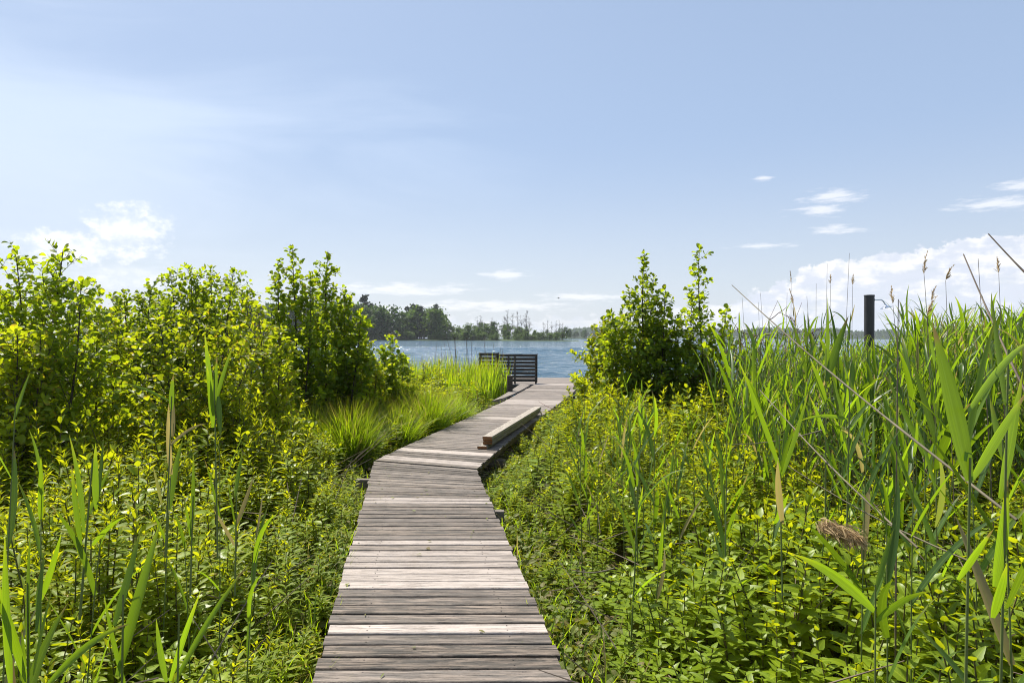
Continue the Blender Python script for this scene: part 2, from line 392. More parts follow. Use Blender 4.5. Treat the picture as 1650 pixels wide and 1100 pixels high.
# ----------------------------------------------------------------- boardwalk
rw = np.random.RandomState(11)
def board(g, a0, a1, b0, b1, z, th, tone, gap=0.006, ch=0.004, mat=0):
    """board with left end a0 (near) a1 (far), right end b0 b1; corners in plan"""
    a0, a1, b0, b1 = [np.array(p, float) for p in (a0, a1, b0, b1)]
    def shrink(n, f):
        d = (f - n); l = np.linalg.norm(d); d = d / l
        return n + d * gap / 2, f - d * gap / 2, l - gap
    n0, f0, w0 = shrink(a0, a1); n1, f1, w1 = shrink(b0, b1)
    off = rw.uniform(0, 80); offw = rw.uniform(0, 40)
    za, zb = z + rw.uniform(-.003, .003), z + rw.uniform(-.003, .003); tw = rw.uniform(-.002, .002)
    seg = 6; V = []; A = []
    Ltot = np.linalg.norm((n1 + f1) / 2 - (n0 + f0) / 2); bow = rw.uniform(-.003, .003)
    for i in range(seg + 1):
        s = i / seg
        n = n0 + (n1 - n0) * s; f = f0 + (f1 - f0) * s; zz = za + (zb - za) * s
        d = (f - n); l = np.linalg.norm(d); d /= l
        bo = bow * math.sin(math.pi * s); n = n + d * bo; f = f + d * bo
        sec = [(0, -th, 0), (0, -ch, 0), (ch, 0, 0), (l / 2, -0.0008, 0), (l - ch, 0, 0), (l, -ch, 0), (l, -th, 0), (l / 2, -th, 0)]
        for (w, h, _) in sec:
            p = n + d * w
            V.append((p[0], p[1], zz + h + tw * (w / l - .5) * 2 * (1 if i % 2 else .6)))
            A.append((tone, s * Ltot + off, w + offw - h * .6))
    Q = []
    k = 8
    for i in range(seg):
        for j in range(k):
            Q.append((i * k + j, i * k + (j + 1) % k, (i + 1) * k + (j + 1) % k, (i + 1) * k + j))
    for b in (0, seg * k):
        Q += [(b, b + 1, b + 2, b + 7), (b + 2, b + 3, b + 7, b + 7), (b + 3, b + 4, b + 7, b + 7), (b + 4, b + 5, b + 6, b + 7)]
    Q = [q for q in Q if len(set(q)) == 4] 
    g.add(V, Q, A, mat)
    for b in (0, seg * k):   # close the ends
        g.add([V[b + j] for j in (0, 2, 4, 6)], [(0, 1, 2, 3)], [A[b + j] for j in (0, 2, 4, 6)], mat)
    return (n0 + f0) / 2, (n1 + f1) / 2

FRESH = [(1002, 1020, .93), (932, 945, .86), (920, 932, .68), (909, 920, .58), (898, 909, .6), (887, 898, .62), (869, 878, .8),
         (799, 811, .62), (735, 743, .72), (722, 729, .85), (671.5, 675, .8), (644, 652, .62), (655, 657, .5), (616, 621, .6), (627, 629, .45)]
def tone_at(Y):
    y = HY + F * 1.6 / Y
    for a, b, tn in FRESH:
        if a <= y <= b: return min(1, tn + rw.uniform(-.05, .05))
    return float(np.clip(rw.uniform(0, .22) + (0.12 if y < 720 else 0), 0, 1))

def build_boardwalk():
    bw = empty('boardwalk', (0, 0, 0))
    tag(bw, 'weathered grey plank boardwalk with some pale new planks running to the lake', 'boardwalk')
    g = Geo(); scr = Geo()
    def screws(a, b, z):
        d = (b - a); l = np.linalg.norm(d); d /= l
        pr = np.array([-d[1], d[0]])
        for s in (.22, l - .22):
            for w in (-.03, .03):
                c = a + d * (s + rw.uniform(-.008, .008)) + pr * (w + rw.uniform(-.006, .006))
                k = np.arange(8) / 8 * 2 * math.pi
                ring = [(c[0] + .0045 * math.cos(t), c[1] + .0045 * math.sin(t), z + .0012) for t in k]
                scr.add(ring + [(c[0], c[1], z + .0012)], [(0, 1, 2, 8), (2, 3, 4, 8), (4, 5, 6, 8), (6, 7, 0, 8)])
    Y = 0.4; pitch = 0.131
    while Y < 8.84 - 0.06:
        def ry(y): return y + 0.02 - 0.56 * np.clip((y - 6.3) / (8.84 - 6.3), 0, 1) ** 1.25
        yl0, yl1 = Y, min(Y + pitch, 8.84)
        jl, jr = rw.uniform(-.012, .008), rw.uniform(-.012, .012)
        a, b = board(g, (lerp_poly(L1, yl0) + jl, yl0), (lerp_poly(L1, yl1) + jl, yl1),
                     (lerp_poly(R1, ry(yl0)) + jr, ry(yl0)), (lerp_poly(R1, ry(yl1)) + jr, ry(yl1)), DECK, .028, tone_at((yl0 + yl1) / 2), gap=rw.uniform(.014, .024))
        if Y > 2: screws(a, b, DECK)
        Y += pitch
    Y = 8.84
    while Y < 23.72:
        yl0, yl1 = Y, Y + pitch
        def ry2(y): return y - 0.54 + .24 * np.clip((y - 8.84) / 3, 0, 1)
        jl, jr = rw.uniform(-.012, .012), rw.uniform(-.012, .012)
        a, b = board(g, (lerp_poly(L2, yl0) + jl, yl0), (lerp_poly(L2, yl1) + jl, yl1),
                     (lerp_poly(R2, ry2(yl0)) + jr, ry2(yl0)), (lerp_poly(R2, ry2(yl1)) + jr, ry2(yl1)), DECK, .028, tone_at((yl0 + yl1) / 2 - .12), gap=rw.uniform(.012, .020))
        Y += pitch
    v, q, a, m = scr.arrays(); g.add(v, q, a, 1)
    g.build('decking', [M['wood'], M['steel']], bw)
    def beam(name, pts, w, h, z, tone=.05):
        for (x0, y0), (x1, y1) in zip(pts[:-1], pts[1:]):
            b = Geo(); l = math.hypot(x1 - x0, y1 - y0)
            box(b, ((x0 + x1) / 2, (y0 + y1) / 2, z - h / 2), (l, w, h), math.atan2(y1 - y0, x1 - x0), 0, (tone, rw.uniform(0, 50), rw.uniform(0, 9)), .003)
            b.build(name, M['wood'], bw)
    zt = DECK - .0285 - .004
    beam('stringer', [(x + .10, y) for x, y in L1] , .05, .14, zt)
    beam('stringer', [(x - .10, y) for x, y in R1] , .05, .14, zt)
    beam('stringer', [(x + .12, y + .02) for x, y in L2], .05, .14, zt)
    beam('stringer', [(x - .12, y + .02) for x, y in R2], .05, .14, zt)
    for yl, ol, orr in [(2.5, .02, .02), (4.2, .02, .03), (5.6, .03, .03), (6.55, .02, .12), (7.98, .17, .03), (10.2, .02, .05), (12.3, .03, .03), (14.4, .03, .02), (16.55, .28, .02), (18.6, .02, .02), (21, .02, .02)]:
        xl, xr = left_edge(yl) - ol, right_edge(yl - (.3 if yl > 9 else 0)) + orr
        yr = yl - (.3 if yl > 9 else 0)
        b = Geo(); l = math.hypot(xr - xl, yr - yl)
        zz = zt - .142 if yl not in (7.98, 6.55, 16.55) else zt - .03
        box(b, ((xl + xr) / 2, (yl + yr) / 2, zz - .05), (l, .07, .10), math.atan2(yr - yl, xr - xl), 0, (.35, rw.uniform(0, 50), 3), .004)
        b.build('crossbeam', M['wood'], bw)
        for x, y in ((xl + .2, yl + .08), (xr - .2, yr + .08)):
            b = Geo(); box(b, (x, y, zz - .5), (.1, .1, .9), 0, 0, (.05, rw.uniform(0, 50), 3), .006)
            b.build('support_post', M['wood'], bw)
build_boardwalk()

def build_jetty():
    j = empty('bathing_jetty', (0, 23.55, 0))
    tag(j, 'pale plank bathing platform over the water at the end of the boardwalk', 'jetty')
    g = Geo(); Y = 23.5 - 23.55
    tones = [.75, .25, .3, .55, .2, .35, .25, .7, .3, .4, .25, .3, .5, .3, .2, .6, .3, .3, .4, .3, .3, .2, .4, .5, .3, .3, .3, .4, .3]
    k = 0
    while Y < 3.75:
        for x0, x1 in ((-1.6, 2.6), (2.61, 6.8)):
            board(g, (x0, Y), (x0, Y + .131), (x1, Y), (x1, Y + .131), DECK - .02, .028, tones[k % len(tones)] * .9, gap=.009)
        Y += .131; k += 1
    g.build('decking', M['wood'], j)
    for y in (.06, 1.3, 2.5, 3.75):
        b = Geo(); box(b, (2.6, y, DECK - .02 - .115), (8.3, .06, .16), 0, 0, (.08, 3, y), .004); b.build('joist', M['wood'], j)
    for x in (-1.4, 1.2, 3.9, 6.6):
        for y in (.2, 3.6):
            b = Geo(); tubes(b, [[(x, y, -1.3), (x, y, DECK - .22)]], .08, 10); b.build('support_post', M['dark_wood'], j, True)
build_jetty()

def build_screen():
    for (x0, x1, Y, zb, zt, n, lab, seed, rot) in (
            (-.55, .862, 23.62, .50, 1.475, 8, 'dark slatted wooden screen beside the boardwalk end, gaps showing the water', 1, 0.0),
            (-1.12, -.46, 22.9, .50, 1.53, 8, 'narrow dark slatted screen half hidden in the reeds beside the wider one', 2, -.12)):
        s = empty('slatted_screen', ((x0 + x1) / 2, Y, 0), rot); tag(s, lab, 'screen', 'slatted screens by the jetty')
        w = x1 - x0; pitch = (zt - zb) / n
        g = Geo()
        for k in range(n):
            box(g, (0, 0, zb + pitch * (k + .5)), (w, .024, pitch - .021), 0, 0, (rw.uniform(0, .6), rw.uniform(0, 50), rw.uniform(0, 9)), .003)
        g.build('slats', M['dark_wood'], s)
        for x in ([-w / 2 + .03, w / 2 - .03, -.27, -.05] if w > 1 else [-w / 2 + .06, w / 2 - .05]):
            b = Geo(); box(b, (x, .045 if abs(x) < w / 2 - .035 else .048, (zt + .25) / 2), (.06, .06, zt - .25 - .02), 0, 0, (.2, 3, 3), .004); b.build('post', M['dark_wood'], s)
        b = Geo(); box(b, (w / 2 + .012, .012, (zb + zt) / 2), (.022, .10, zt - zb + .02), 0, 0, (.2, 8, 3), .003); b.build('edge_board', M['dark_wood'], s)
build_screen()

def small_things():
    # short mooring post
    p = empty('mooring_post', (-.06, 20.0, 0)); tag(p, 'short square dark wooden post left of the boardwalk in front of the slatted screen', 'post')
    g = Geo(); box(g, (0, 0, .40), (.155, .155, 1.0), .1, 0, (.3, 5, 2), .012); g.build('shaft', M['dark_wood'], p)
    g = Geo(); box(g, (0, 0, .912), (.165, .165, .022), .1, 0, (.1, 7, 2), .006); g.build('cap', M['dark_wood'], p)
    # loose grey plank, slightly twisted, along the left edge
    g = Geo(); n = 10; V = []; A = []; Q = []
    for i in range(n + 1):
        s = i / n; c = np.array([-.36 + .80 * s - .05 * math.sin(math.pi * s), 17.0 + 5.0 * s])
        d = np.array([.987, -.16]); hw = .13 + .02 * s; z = .50 - .05 * math.sin(math.pi * s) + .03 * s; tw = .035 * (1 - s) - .02 * s
        for (a, h) in ((-1, -.04), (-1, 0), (1, 0), (1, -.04)):
            q = c + d * a * hw; V.append((q[0], q[1], z + h + a * tw)); A.append((.35, s * 5 + 3, a * hw + h))
        if i:
            for k in range(4): Q.append(((i - 1) * 4 + k, (i - 1) * 4 + (k + 1) % 4, i * 4 + (k + 1) % 4, i * 4 + k))
    Q += [(3, 2, 1, 0), (n * 4, n * 4 + 1, n * 4 + 2, n * 4 + 3)]
    g.add(V, Q, A); o = g.build('loose_plank', M['wood'])
    tag(o, 'long loose grey plank lying along the left edge of the boardwalk before the screen', 'plank')
    # stacked boards
    near = np.array([-.385, 9.78]); far = np.array([.50, 14.0]); d = (far - near); Ln = np.linalg.norm(d); d /= Ln; pr = np.array([d[1], -d[0]])
    ang = math.atan2(d[1], d[0]); z = DECK + .004
    spec = [(.00, -.10, 'lowest board of the timber stack on the boardwalk, jutting nearest the camera', .15), (.045, .03, 'second board from the bottom of the timber stack on the boardwalk', .2),
            (.05, .015, 'third board up in the timber stack, its brown end showing under the top board', .3), (.07, .0, 'pale top board of the timber stack lying on the boardwalk', .6)]
    for k, (side, back, lab, tone) in enumerate(spec):
        h = .040
        c = (near + far) / 2 + pr * (side - .03) + d * (back + (.05 if k != 3 else -.02))
        g = Geo(); box(g, (0, 0, 0), (Ln, .143, h), 0, 0, (tone, k * 7.3, k * 3.1), .003)
        # sawn ends in their own colour
        for e in (-1, 1):
            x = e * (Ln / 2 + .0015)
            g.add([(x, -.067, -h / 2 + .004), (x, .067, -h / 2 + .004), (x, .067, h / 2 - .004), (x, -.067, h / 2 - .004)], [(0, 1, 2, 3) if e > 0 else (3, 2, 1, 0)], None, 1)
        o = g.build('timber_board', [M['timber'], M['endgrain']], loc=(c[0], c[1], z + h / 2)); o.rotation_euler = (0, 0, ang + rw.uniform(-.004, .004))
        tag(o, lab, 'timber', 'boards stacked on the boardwalk'); z += h + .006
    # shower
    Y = 19.0; x = (1400.5 - 825) / F * Y; zt = ZC + (HY - 473.5) / F * Y
    s = empty('outdoor_shower', (x, Y, 0)); tag(s, 'black outdoor shower post with a small chrome head behind the reeds', 'shower')
    g = Geo(); r = .132; ztop = zt
    tubes(g, [[(0, 0, -.2), (0, 0, 1.0), (0, 0, ztop - .03)]], r, 28); g.build('post', M['post_paint'], s, True)
    g = Geo(); tubes(g, [[(0, 0, ztop - .032), (0, 0, ztop - .03), (0, 0, ztop), (0, 0, ztop + .006), (0, 0, ztop + .007)]], [[r, r + .008, r + .008, r, .002]], 28); g.build('cap', M['post_paint'], s)
    a0 = np.array([r - .005, -.03, ztop - .135])
    pts = [a0 + np.array(v) for v in ((0, 0, 0), (.06, -.005, 0), (.13, -.01, .004), (.19, -.015, .0), (.235, -.02, -.03), (.27, -.022, -.085), (.295, -.025, -.125))]
    g = Geo(); tubes(g, [pts], .018, 12); g.build('arm', M['chrome'], s, True)
    g = Geo(); tubes(g, [[a0 + np.array((-.004, 0, 0)), a0 + np.array((.004, 0, 0)), a0 + np.array((.012, 0, 0))]], [[.035, .035, .012]], 16); g.build('flange', M['chrome'], s, True)
    e = pts[-1]; ax = norm(np.array([.22, -.05, -1.0]))
    prof = [(0, .014), (.02, .022), (.035, .024), (.05, .04), (.072, .085), (.088, .105), (.098, .106), (.10, .098), (.1005, .002)]
    g = Geo(); tubes(g, [[e + ax * q for q, _ in prof]], [[w * 1.45 for _, w in prof]], 24); g.build('shower_head', M['chrome'], s, True)
    # far jetty on posts
    Y = 45.0; j = empty('distant_jetty', (30.5, Y, 0)); tag(j, 'distant weathered jetty on dark posts seen through the reeds', 'jetty')
    zt = ZC - (561 - HY) / F * Y
    g = Geo()
    for k in range(130): box(g, (-6.6 + k * .15, 0, zt - .02), (.14, 2.0, .04), 0, 0, (.45 + rw.uniform(-.2, .2), rw.uniform(0, 40), rw.uniform(0, 9)), .003)
    g.build('decking', M['wood'], j)
    for y in (-.9, .9):
        b = Geo(); box(b, (3.1, y, zt - .15), (19.4, .1, .2), 0, 0, (.1, 1, 2), .004); b.build('girder', M['dark_wood'], j)
    for k in range(9):
        for y in (-.72, .72):
            b = Geo(); tubes(b, [[(-6.2 + k * 2.3, y, -1.4), (-6.2 + k * 2.3, y, zt - .06)]], .12, 10); b.build('pile', M['dark_wood'], j, True)
    # bird
    c = px(899.5, 480, 60.0); g = Geo()
    tubes(g, [[(-.13, 0, 0), (-.08, 0, .0), (0, 0, .01), (.08, 0, .015), (.13, 0, .02), (.17, 0, .015)]], [[.006, .028, .05, .04, .028, .004]], 8)
    for e in (-1, 1):
        blades(g, [(.02, e * .03, .02)], [(-.2, e, .35)], [(0, 0, 1)], .30, .055, [.9, 1, .8, .5, .1], droop=.9, fold=.05, rnd=np.array([.4]))
    blades(g, [(-.12, 0, 0)], [(-1, 0, 0)], [(0, 0, 1)], .10, .035, [.5, .9, 1], fold=0, rnd=np.array([.4]))
    o = g.build('bird', M['bird'], smooth=True, loc=tuple(c)); o.rotation_euler = (0, 0, R(65)); tag(o, 'small dark bird flying low in the sky over the lake', 'bird')
small_things()

# ----------------------------------------------------------------- plants
UP = np.array([0, 0, 1.0])
P_HERB = [.12, .8, 1.0, .6, .05]
P_OVAL = [.15, .62, .98, .95, .35]
P_REED = [.55, .9, 1.0, .96, .85, .66, .40, .03]
P_GRASS = [.7, 1.0, .9, .6, .05]

def rdir(rs, n):
    v = rs.normal(size=(n, 3)); return norm(v)

def shrub(seed, name, loc, stems, spread, leafsize, low, mat, label, group, dens=1.0, expo=.72):
    rs = np.random.RandomState(seed)
    root = empty(name, loc); tag(root, label, 'shrub', group)
    gt, gl = Geo(), Geo()
    LB, LD, LN, LS, LR = [], [], [], [], []
    B6, R6, T4, RT4 = [], [], [], []
    def leaf(p, d, tipness=0.0):
        LB.append(p); LD.append(d); LN.append(UP + rs.normal(0, .45, 3)); LS.append(leafsize * 1.14 * rs.uniform(.55, 1.2)); LR.append(rs.uniform(0, 1) * .72 + .28 * tipness)
    for (dx, dy, h, lx, ly) in stems:
        m = 16; t = np.linspace(0, 1, m); ph = rs.uniform(0, 6, 4)
        P = np.stack([dx + lx * t ** 1.2 + .035 * h * np.sin(t * 5 + ph[0]) * t * .4, dy + ly * t ** 1.2 + .035 * h * np.sin(t * 4 + ph[1]) * t * .4, t * h - .05], -1)
        tubes(gt, P[None], (.0075 * h * (1 - .9 * t) + .0022)[None], 7)
        def at(tt): return np.array([np.interp(tt, t, P[:, k]) for k in range(3)])
        nb = int(h * 15 * dens); az = rs.uniform(0, 6)
        for k in range(nb):
            tt = low + (.965 - low) * ((k + rs.uniform(0, 1)) / nb) ; az += 2.4 + rs.uniform(-.4, .4)
            p = at(tt); rel = (tt - low) / (1 - low)
            l = 1.28 * spread * (1 - rel) ** expo * rs.uniform(.55, 1.15) * (.75 + .35 * min(1, rel * 5)) + .07
            el = R(rs.uniform(12, 50) + 14 * rel); d = np.array([math.cos(az) * math.cos(el), math.sin(az) * math.cos(el), math.sin(el)])
            q = [p]; dd = d.copy()
            for _ in range(5):
                dd = norm(dd + np.array([0, 0, .10]) + rs.normal(0, .09, 3)); q.append(q[-1] + dd * l / 5)
            q = np.array(q); B6.append(q); R6.append(np.linspace(.0022 + .0045 * l, .0014, 6))
            nl = max(3, int(l / .040 * dens))
            for j in range(nl):
                s = .18 + .82 * (j + 1) / nl; i0 = min(4, int(s * 5)); f = s * 5 - i0
                pp = q[i0] * (1 - f) + q[i0 + 1] * f; dv = q[i0 + 1] - q[i0]; dv = dv / np.linalg.norm(dv)
                perp = norm(np.cross(dv, rdir(rs, 1)[0])); leaf(pp, dv * .55 + perp + np.array([0, 0, .05]), rel * .6 + s * .4)
            nt = int(l / .095 * dens)
            for j in range(nt):
                s = rs.uniform(.25, .95); i0 = min(4, int(s * 5)); f = s * 5 - i0
                pp = q[i0] * (1 - f) + q[i0 + 1] * f; dv = norm(q[i0 + 1] - q[i0])
                td = norm(dv * .7 + rdir(rs, 1)[0] * .8 + np.array([0, 0, .18])); tl = rs.uniform(.10, .26) * min(1, .5 + l)
                tw = np.array([pp, pp + td * tl * .35, pp + td * tl * .7 + UP * .01, pp + td * tl + UP * .025]); T4.append(tw); RT4.append([.002, .0017, .0014, .001])
                for e in range(max(3, int(tl / .026))):
                    ss = .2 + .8 * (e + 1) / max(3, int(tl / .026)); c = pp + td * tl * ss
                    perp = norm(np.cross(td, rdir(rs, 1)[0])); leaf(c, td * .6 + perp, rel * .5 + ss * .5)
        for tt in np.arange(.6, 1.0, .05 / h):
            p = at(tt); a = rs.uniform(0, 6.28); leaf(p, np.array([math.cos(a), math.sin(a), .75]), 1.0)
        for _ in range(3):
            leaf(at(1.0), np.array([rs.normal(0, .5), rs.normal(0, .5), 1.0]), 1.0)
    tubes(gt, np.array(B6), np.array(R6), 5); 
    if T4: tubes(gt, np.array(T4), np.array(RT4), 4)
    LB, LD, LN, LS, LR = map(np.array, (LB, LD, LN, LS, LR))
    blades(gl, LB + norm(LD) * .008, LD, LN, LS, LS * .40, P_OVAL, droop=rs.uniform(.0, .9, len(LB)), fold=rs.uniform(.05, .5, len(LB)), rnd=LR)
    gt.build('trunk', M['bark'], root, True); gl.build('crown', M[mat], root)
    return len(LB)

def gz(x, y): return float(ground_z(x, y))
def shrub_at(seed, name, pxx, Y, tops, spread, leafsize, low, mat, label, group, dens=1.0, expo=.72):
    """tops: list of (photo x, photo y of the tip, depth offset, foot offset in px)"""
    x = (pxx - 825) / F * Y; z = gz(x, Y); st = []
    for (tx, ty, dy, fx) in tops:
        Yt = Y + dy; top = px(tx, ty, Yt); bx = (pxx + fx - 825) / F * Yt
        st.append((bx - x, dy, top[2] - z, top[0] - bx, 0.0))
    return shrub(seed, name, (x, Y, z), st, spread, leafsize, low, mat, label, group, dens, expo)

GA = 'alder shrubs left of the boardwalk'; GB = 'alder shrubs right of the boardwalk'
shrub_at(1, 'alder_shrub', 70, 7.2, [(92, 396, 0, -5), (24, 408, .2, -20), (135, 452, -.2, 20), (-40, 420, .3, -60)], .62, .062, .12, 'alder', 'tall alder shrub with three leaders at the left edge of the thicket', GA)
shrub_at(2, 'alder_shrub', 215, 9.4, [(240, 462, 0, 10), (205, 470, .3, -10), (270, 490, -.3, 30)], .60, .060, .12, 'alder', 'lower rounded alder shrub filling the dip below the small white cloud', GA)
shrub_at(3, 'alder_shrub', 330, 9.8, [(300, 428, 0, -10), (338, 430, .3, 0), (372, 436, -.2, 20), (268, 436, .2, -25)], .66, .060, .14, 'alder', 'broad alder shrub with several tips, second tallest clump of the left thicket', GA)
shrub_at(4, 'alder_shrub', 478, 11.2, [(474, 398, 0, 0), (442, 418, .2, -15), (500, 440, -.2, 12)], .56, .080, .10, 'alder', 'tall pointed alder shrub with a dark trunk and the highest tip of the left thicket', GA, .85, 1.0)
shrub_at(5, 'alder_shrub', 524, 11.8, [(527, 409, 0, 0), (556, 470, .1, 22), (583, 500, -.1, 35)], .50, .080, .10, 'alder', 'slim two-branched alder at the right end of the left thicket against the far trees', GA)
shrub_at(6, 'alder_shrub', 300, 7.4, [(262, 515, 0, -10), (318, 498, .3, 5), (372, 520, 0, 15), (410, 548, .2, 25)], .50, .058, .10, 'alder_y', 'bright yellow-green young alder in front of the left thicket', GA)
shrub_at(7, 'alder_shrub', 150, 8.0, [(160, 495, 0, 0), (110, 520, .2, -20), (195, 520, .1, 22)], .50, .060, .10, 'alder_y', 'yellowish alder shrub low between the two taller clumps on the far left', GA)
shrub_at(8, 'alder_shrub', 425, 8.4, [(420, 500, 0, 0), (395, 476, .6, -10), (450, 530, 0, 15)], .48, .058, .10, 'alder_y', 'sunlit small alder in the middle of the left thicket before the pointed one', GA)
shrub_at(9, 'alder_shrub', 632, 13.0, [(634, 543, 0, 0), (650, 570, .1, 10), (618, 565, -.1, -10)], .30, .075, .15, 'alder', 'small dark shrub standing alone before the water left of the waterside reeds', GA)
shrub_at(10, 'alder_shrub', 590, 12.4, [(590, 548, 0, 0), (570, 570, .1, -15), (608, 585, -.1, 12)], .42, .065, .12, 'alder_y', 'yellow-tipped low shrub at the right foot of the left thicket', GA)
shrub_at(11, 'alder_shrub', 1040, 12.2, [(1038, 404, 0, -2), (1010, 460, .2, -18), (1075, 462, -.1, 18), (1052, 440, .3, 6), (985, 500, 0, -35), (1100, 500, .2, 35)], .86, .078, .08, 'alder', 'dense dome-shaped alder shrub right of the boardwalk, left of its two tips', GB, .85, 1.25)
shrub_at(12, 'alder_shrub', 1133, 12.0, [(1129, 395, 0, 0), (1168, 492, -.1, 18), (1110, 470, .2, -10)], .52, .078, .12, 'alder', 'slim alder with a bare dark lower trunk and the tallest tip on the right', GB, .75, .9)
shrub_at(13, 'alder_shrub', 975, 13.2, [(972, 512, 0, 0), (952, 545, .1, -15), (1000, 505, .2, 15)], .55, .078, .08, 'alder_y', 'low yellow-green alder leaning over the right boardwalk edge by the jetty', GB)
shrub_at(14, 'alder_shrub', 30, 6.4, [(20, 520, 0, 0), (60, 540, .2, 20), (-30, 500, .2, -25)], .5, .058, .10, 'alder_y', 'low alder at the very left edge of the picture under the three leaders', GA)
shrub_at(15, 'alder_shrub', 250, 10.6, [(190, 480, 0, -25), (330, 470, .2, 30), (250, 480, 0, 0), (410, 470, .1, 50)], .7, .065, .06, 'alder', 'shaded alder growing at the back of the left thicket', GA)
shrub_at(16, 'alder_shrub', 480, 12.6, [(450, 520, 0, -15), (520, 510, .2, 15), (560, 540, 0, 30)], .65, .065, .05, 'alder', 'dark low alder behind the pointed one in the left thicket', GA)

shrub_at(17, 'alder_shrub', 95, 10.8, [(60, 470, 0, -30), (130, 480, .2, 20), (10, 470, .1, -60), (170, 500, 0, 50)], .7, .065, .05, 'alder', 'shaded alder behind the three leaders at the left edge', GA)

# ---- reeds
def reed_arrays(rs, h, nleaf, leafL, leafW, plume=False, start=.3, spreadang=(18, 42), stemr=.0042, droop=(.1, .7), bend=.04):
    """returns (stem Geo, leaf Geo, plume Geo or None)"""
    gs, gl, gp = Geo(), Geo(), None
    m = 10; t = np.linspace(0, 1, m); bx, by = rs.normal(0, bend * h, 2)
    P = np.stack([bx * t ** 2, by * t ** 2, t * h], -1)
    tubes(gs, P[None], (stemr * (1 - .65 * t))[None], 6)
    tt = np.linspace(start, .97, nleaf) + rs.uniform(-.02, .02, nleaf)
    base = np.stack([np.interp(tt, t, P[:, k]) for k in range(3)], -1)
    side = rs.uniform(0, 6.28); az = side + math.pi * (np.arange(nleaf) % 2) + rs.normal(0, .45, nleaf)
    el = R(90) - np.radians(rs.uniform(*spreadang, nleaf)) * (1.15 - .55 * tt)
    d = np.stack([np.cos(az) * np.cos(el), np.sin(az) * np.cos(el), np.sin(el)], -1)
    inward = np.stack([-np.cos(az), -np.sin(az), np.full(nleaf, .8)], -1) + rs.normal(0, .35, (nleaf, 3))
    s = np.sin(np.pi * np.clip((tt - start) / (1 - start) * .8 + .18, 0, 1)) ** .5
    blades(gl, base, d, inward, leafL * s * rs.uniform(.8, 1.15, nleaf), leafW / 2 * (s * .6 + .4) * rs.uniform(.8, 1.15, nleaf), P_REED,
           droop=rs.uniform(*droop, nleaf) * np.where(rs.rand(nleaf) < .18, 2.2, 1), fold=rs.uniform(.1, .45, nleaf), rnd=rs.rand(nleaf), curl=rs.normal(0, .25, nleaf))
    if plume:
        gp = Geo(); top = P[-1]; N = 46; l = rs.uniform(.10, .17)
        s = rs.rand(N); lean = rs.normal(0, .25, 2)
        b = top[None] + np.stack([lean[0] * s * l * s, lean[1] * s * l * s, s * l], -1)
        dv = np.stack([lean[0] * 2 + rs.normal(0, .45, N), lean[1] * 2 + rs.normal(0, .45, N), np.full(N, 1.3)], -1)
        blades(gp, b, dv, rdir(rs, N), .04 * (1.15 - s), .0026, [.6, 1, .5], droop=.5, fold=0, rnd=rs.rand(N))
    return gs, gl, gp

def make_reed(name, seed, h, nleaf, leafL, leafW, label, group, loc=(0, 0, 0), rz=0.0, tilt=(0, 0), plume=False, dead=False, **kw):
    rs = np.random.RandomState(seed)
    gs, gl, gp = reed_arrays(rs, h, nleaf, leafL, leafW, plume, **kw)
    r = empty(name, loc, rz); r.rotation_euler = (tilt[0], tilt[1], rz); tag(r, label, 'reed', group)
    gs.build('stem', M['dry_dark' if dead else 'reed_stem'], r, True)
    if not dead: gl.build('foliage', M['reed'], r, True)
    if gp: gp.build('plume', M['plume'], r)
    return r

rr = np.random.RandomState(5)
def in_bed(x, Y):
    """reed bed on the right: density 0..1"""
    e = x - (.60 + .235 * Y)
    return float(np.clip(e / .7, 0, 1)) * (1 if 3.2 < Y < 16.5 else 0)
G_BED = 'green reeds of the bed right of the boardwalk'
LAB_BED = 'leafy green reed stalk in the dense reed bed right of the boardwalk'
protos = [make_reed('reed', 100 + k, 1.0, rr.randint(6, 10), .34, .025, LAB_BED, G_BED, start=rr.uniform(.3, .5), spreadang=(14, 55), droop=(.1, 1.3)) for k in range(12)]
spots = []
while len(spots) < 266:
    Y = rr.uniform(3.4, 11.5); x = rr.uniform(1.2, .78 * Y + .4)
    if rr.rand() > in_bed(x, Y): continue
    if Y < 5.5 and rr.rand() > .22: continue
    if any((x - a) ** 2 + (Y - b) ** 2 < .0036 for a, b in spots): continue
    spots.append((x, Y))
for i, (x, Y) in enumerate(spots):
    hmax = (2.05 + (HY - rr.uniform(500, 600)) / F * Y) if rr.rand() < .8 else 2.05 + (HY - rr.uniform(440, 490)) / F * min(Y, 8)
    if 825 + x / Y * F > 1380 and rr.rand() < .8: hmax = 2.05 + (HY - rr.uniform(415, 520)) / F * Y
    if 1375 < 825 + x / Y * F < 1462: hmax = 2.05 + (HY - rr.uniform(508, 575)) / F * Y
    z = gz(x, Y) - .03
    h = np.clip(hmax - z, 1.0, 3.3) / 1.28
    src = protos[i % 12]
    loc = (x, Y, z); t = (rr.normal(0, .08), rr.normal(.02, .10)); s = (h * .8, h * .8, h)
    if i < 12:
        src.location = loc; src.rotation_euler = (t[0], t[1], rr.uniform(0, 6.28)); src.scale = s
    else: dup(src, loc, rr.uniform(0, 6.28), s, t)

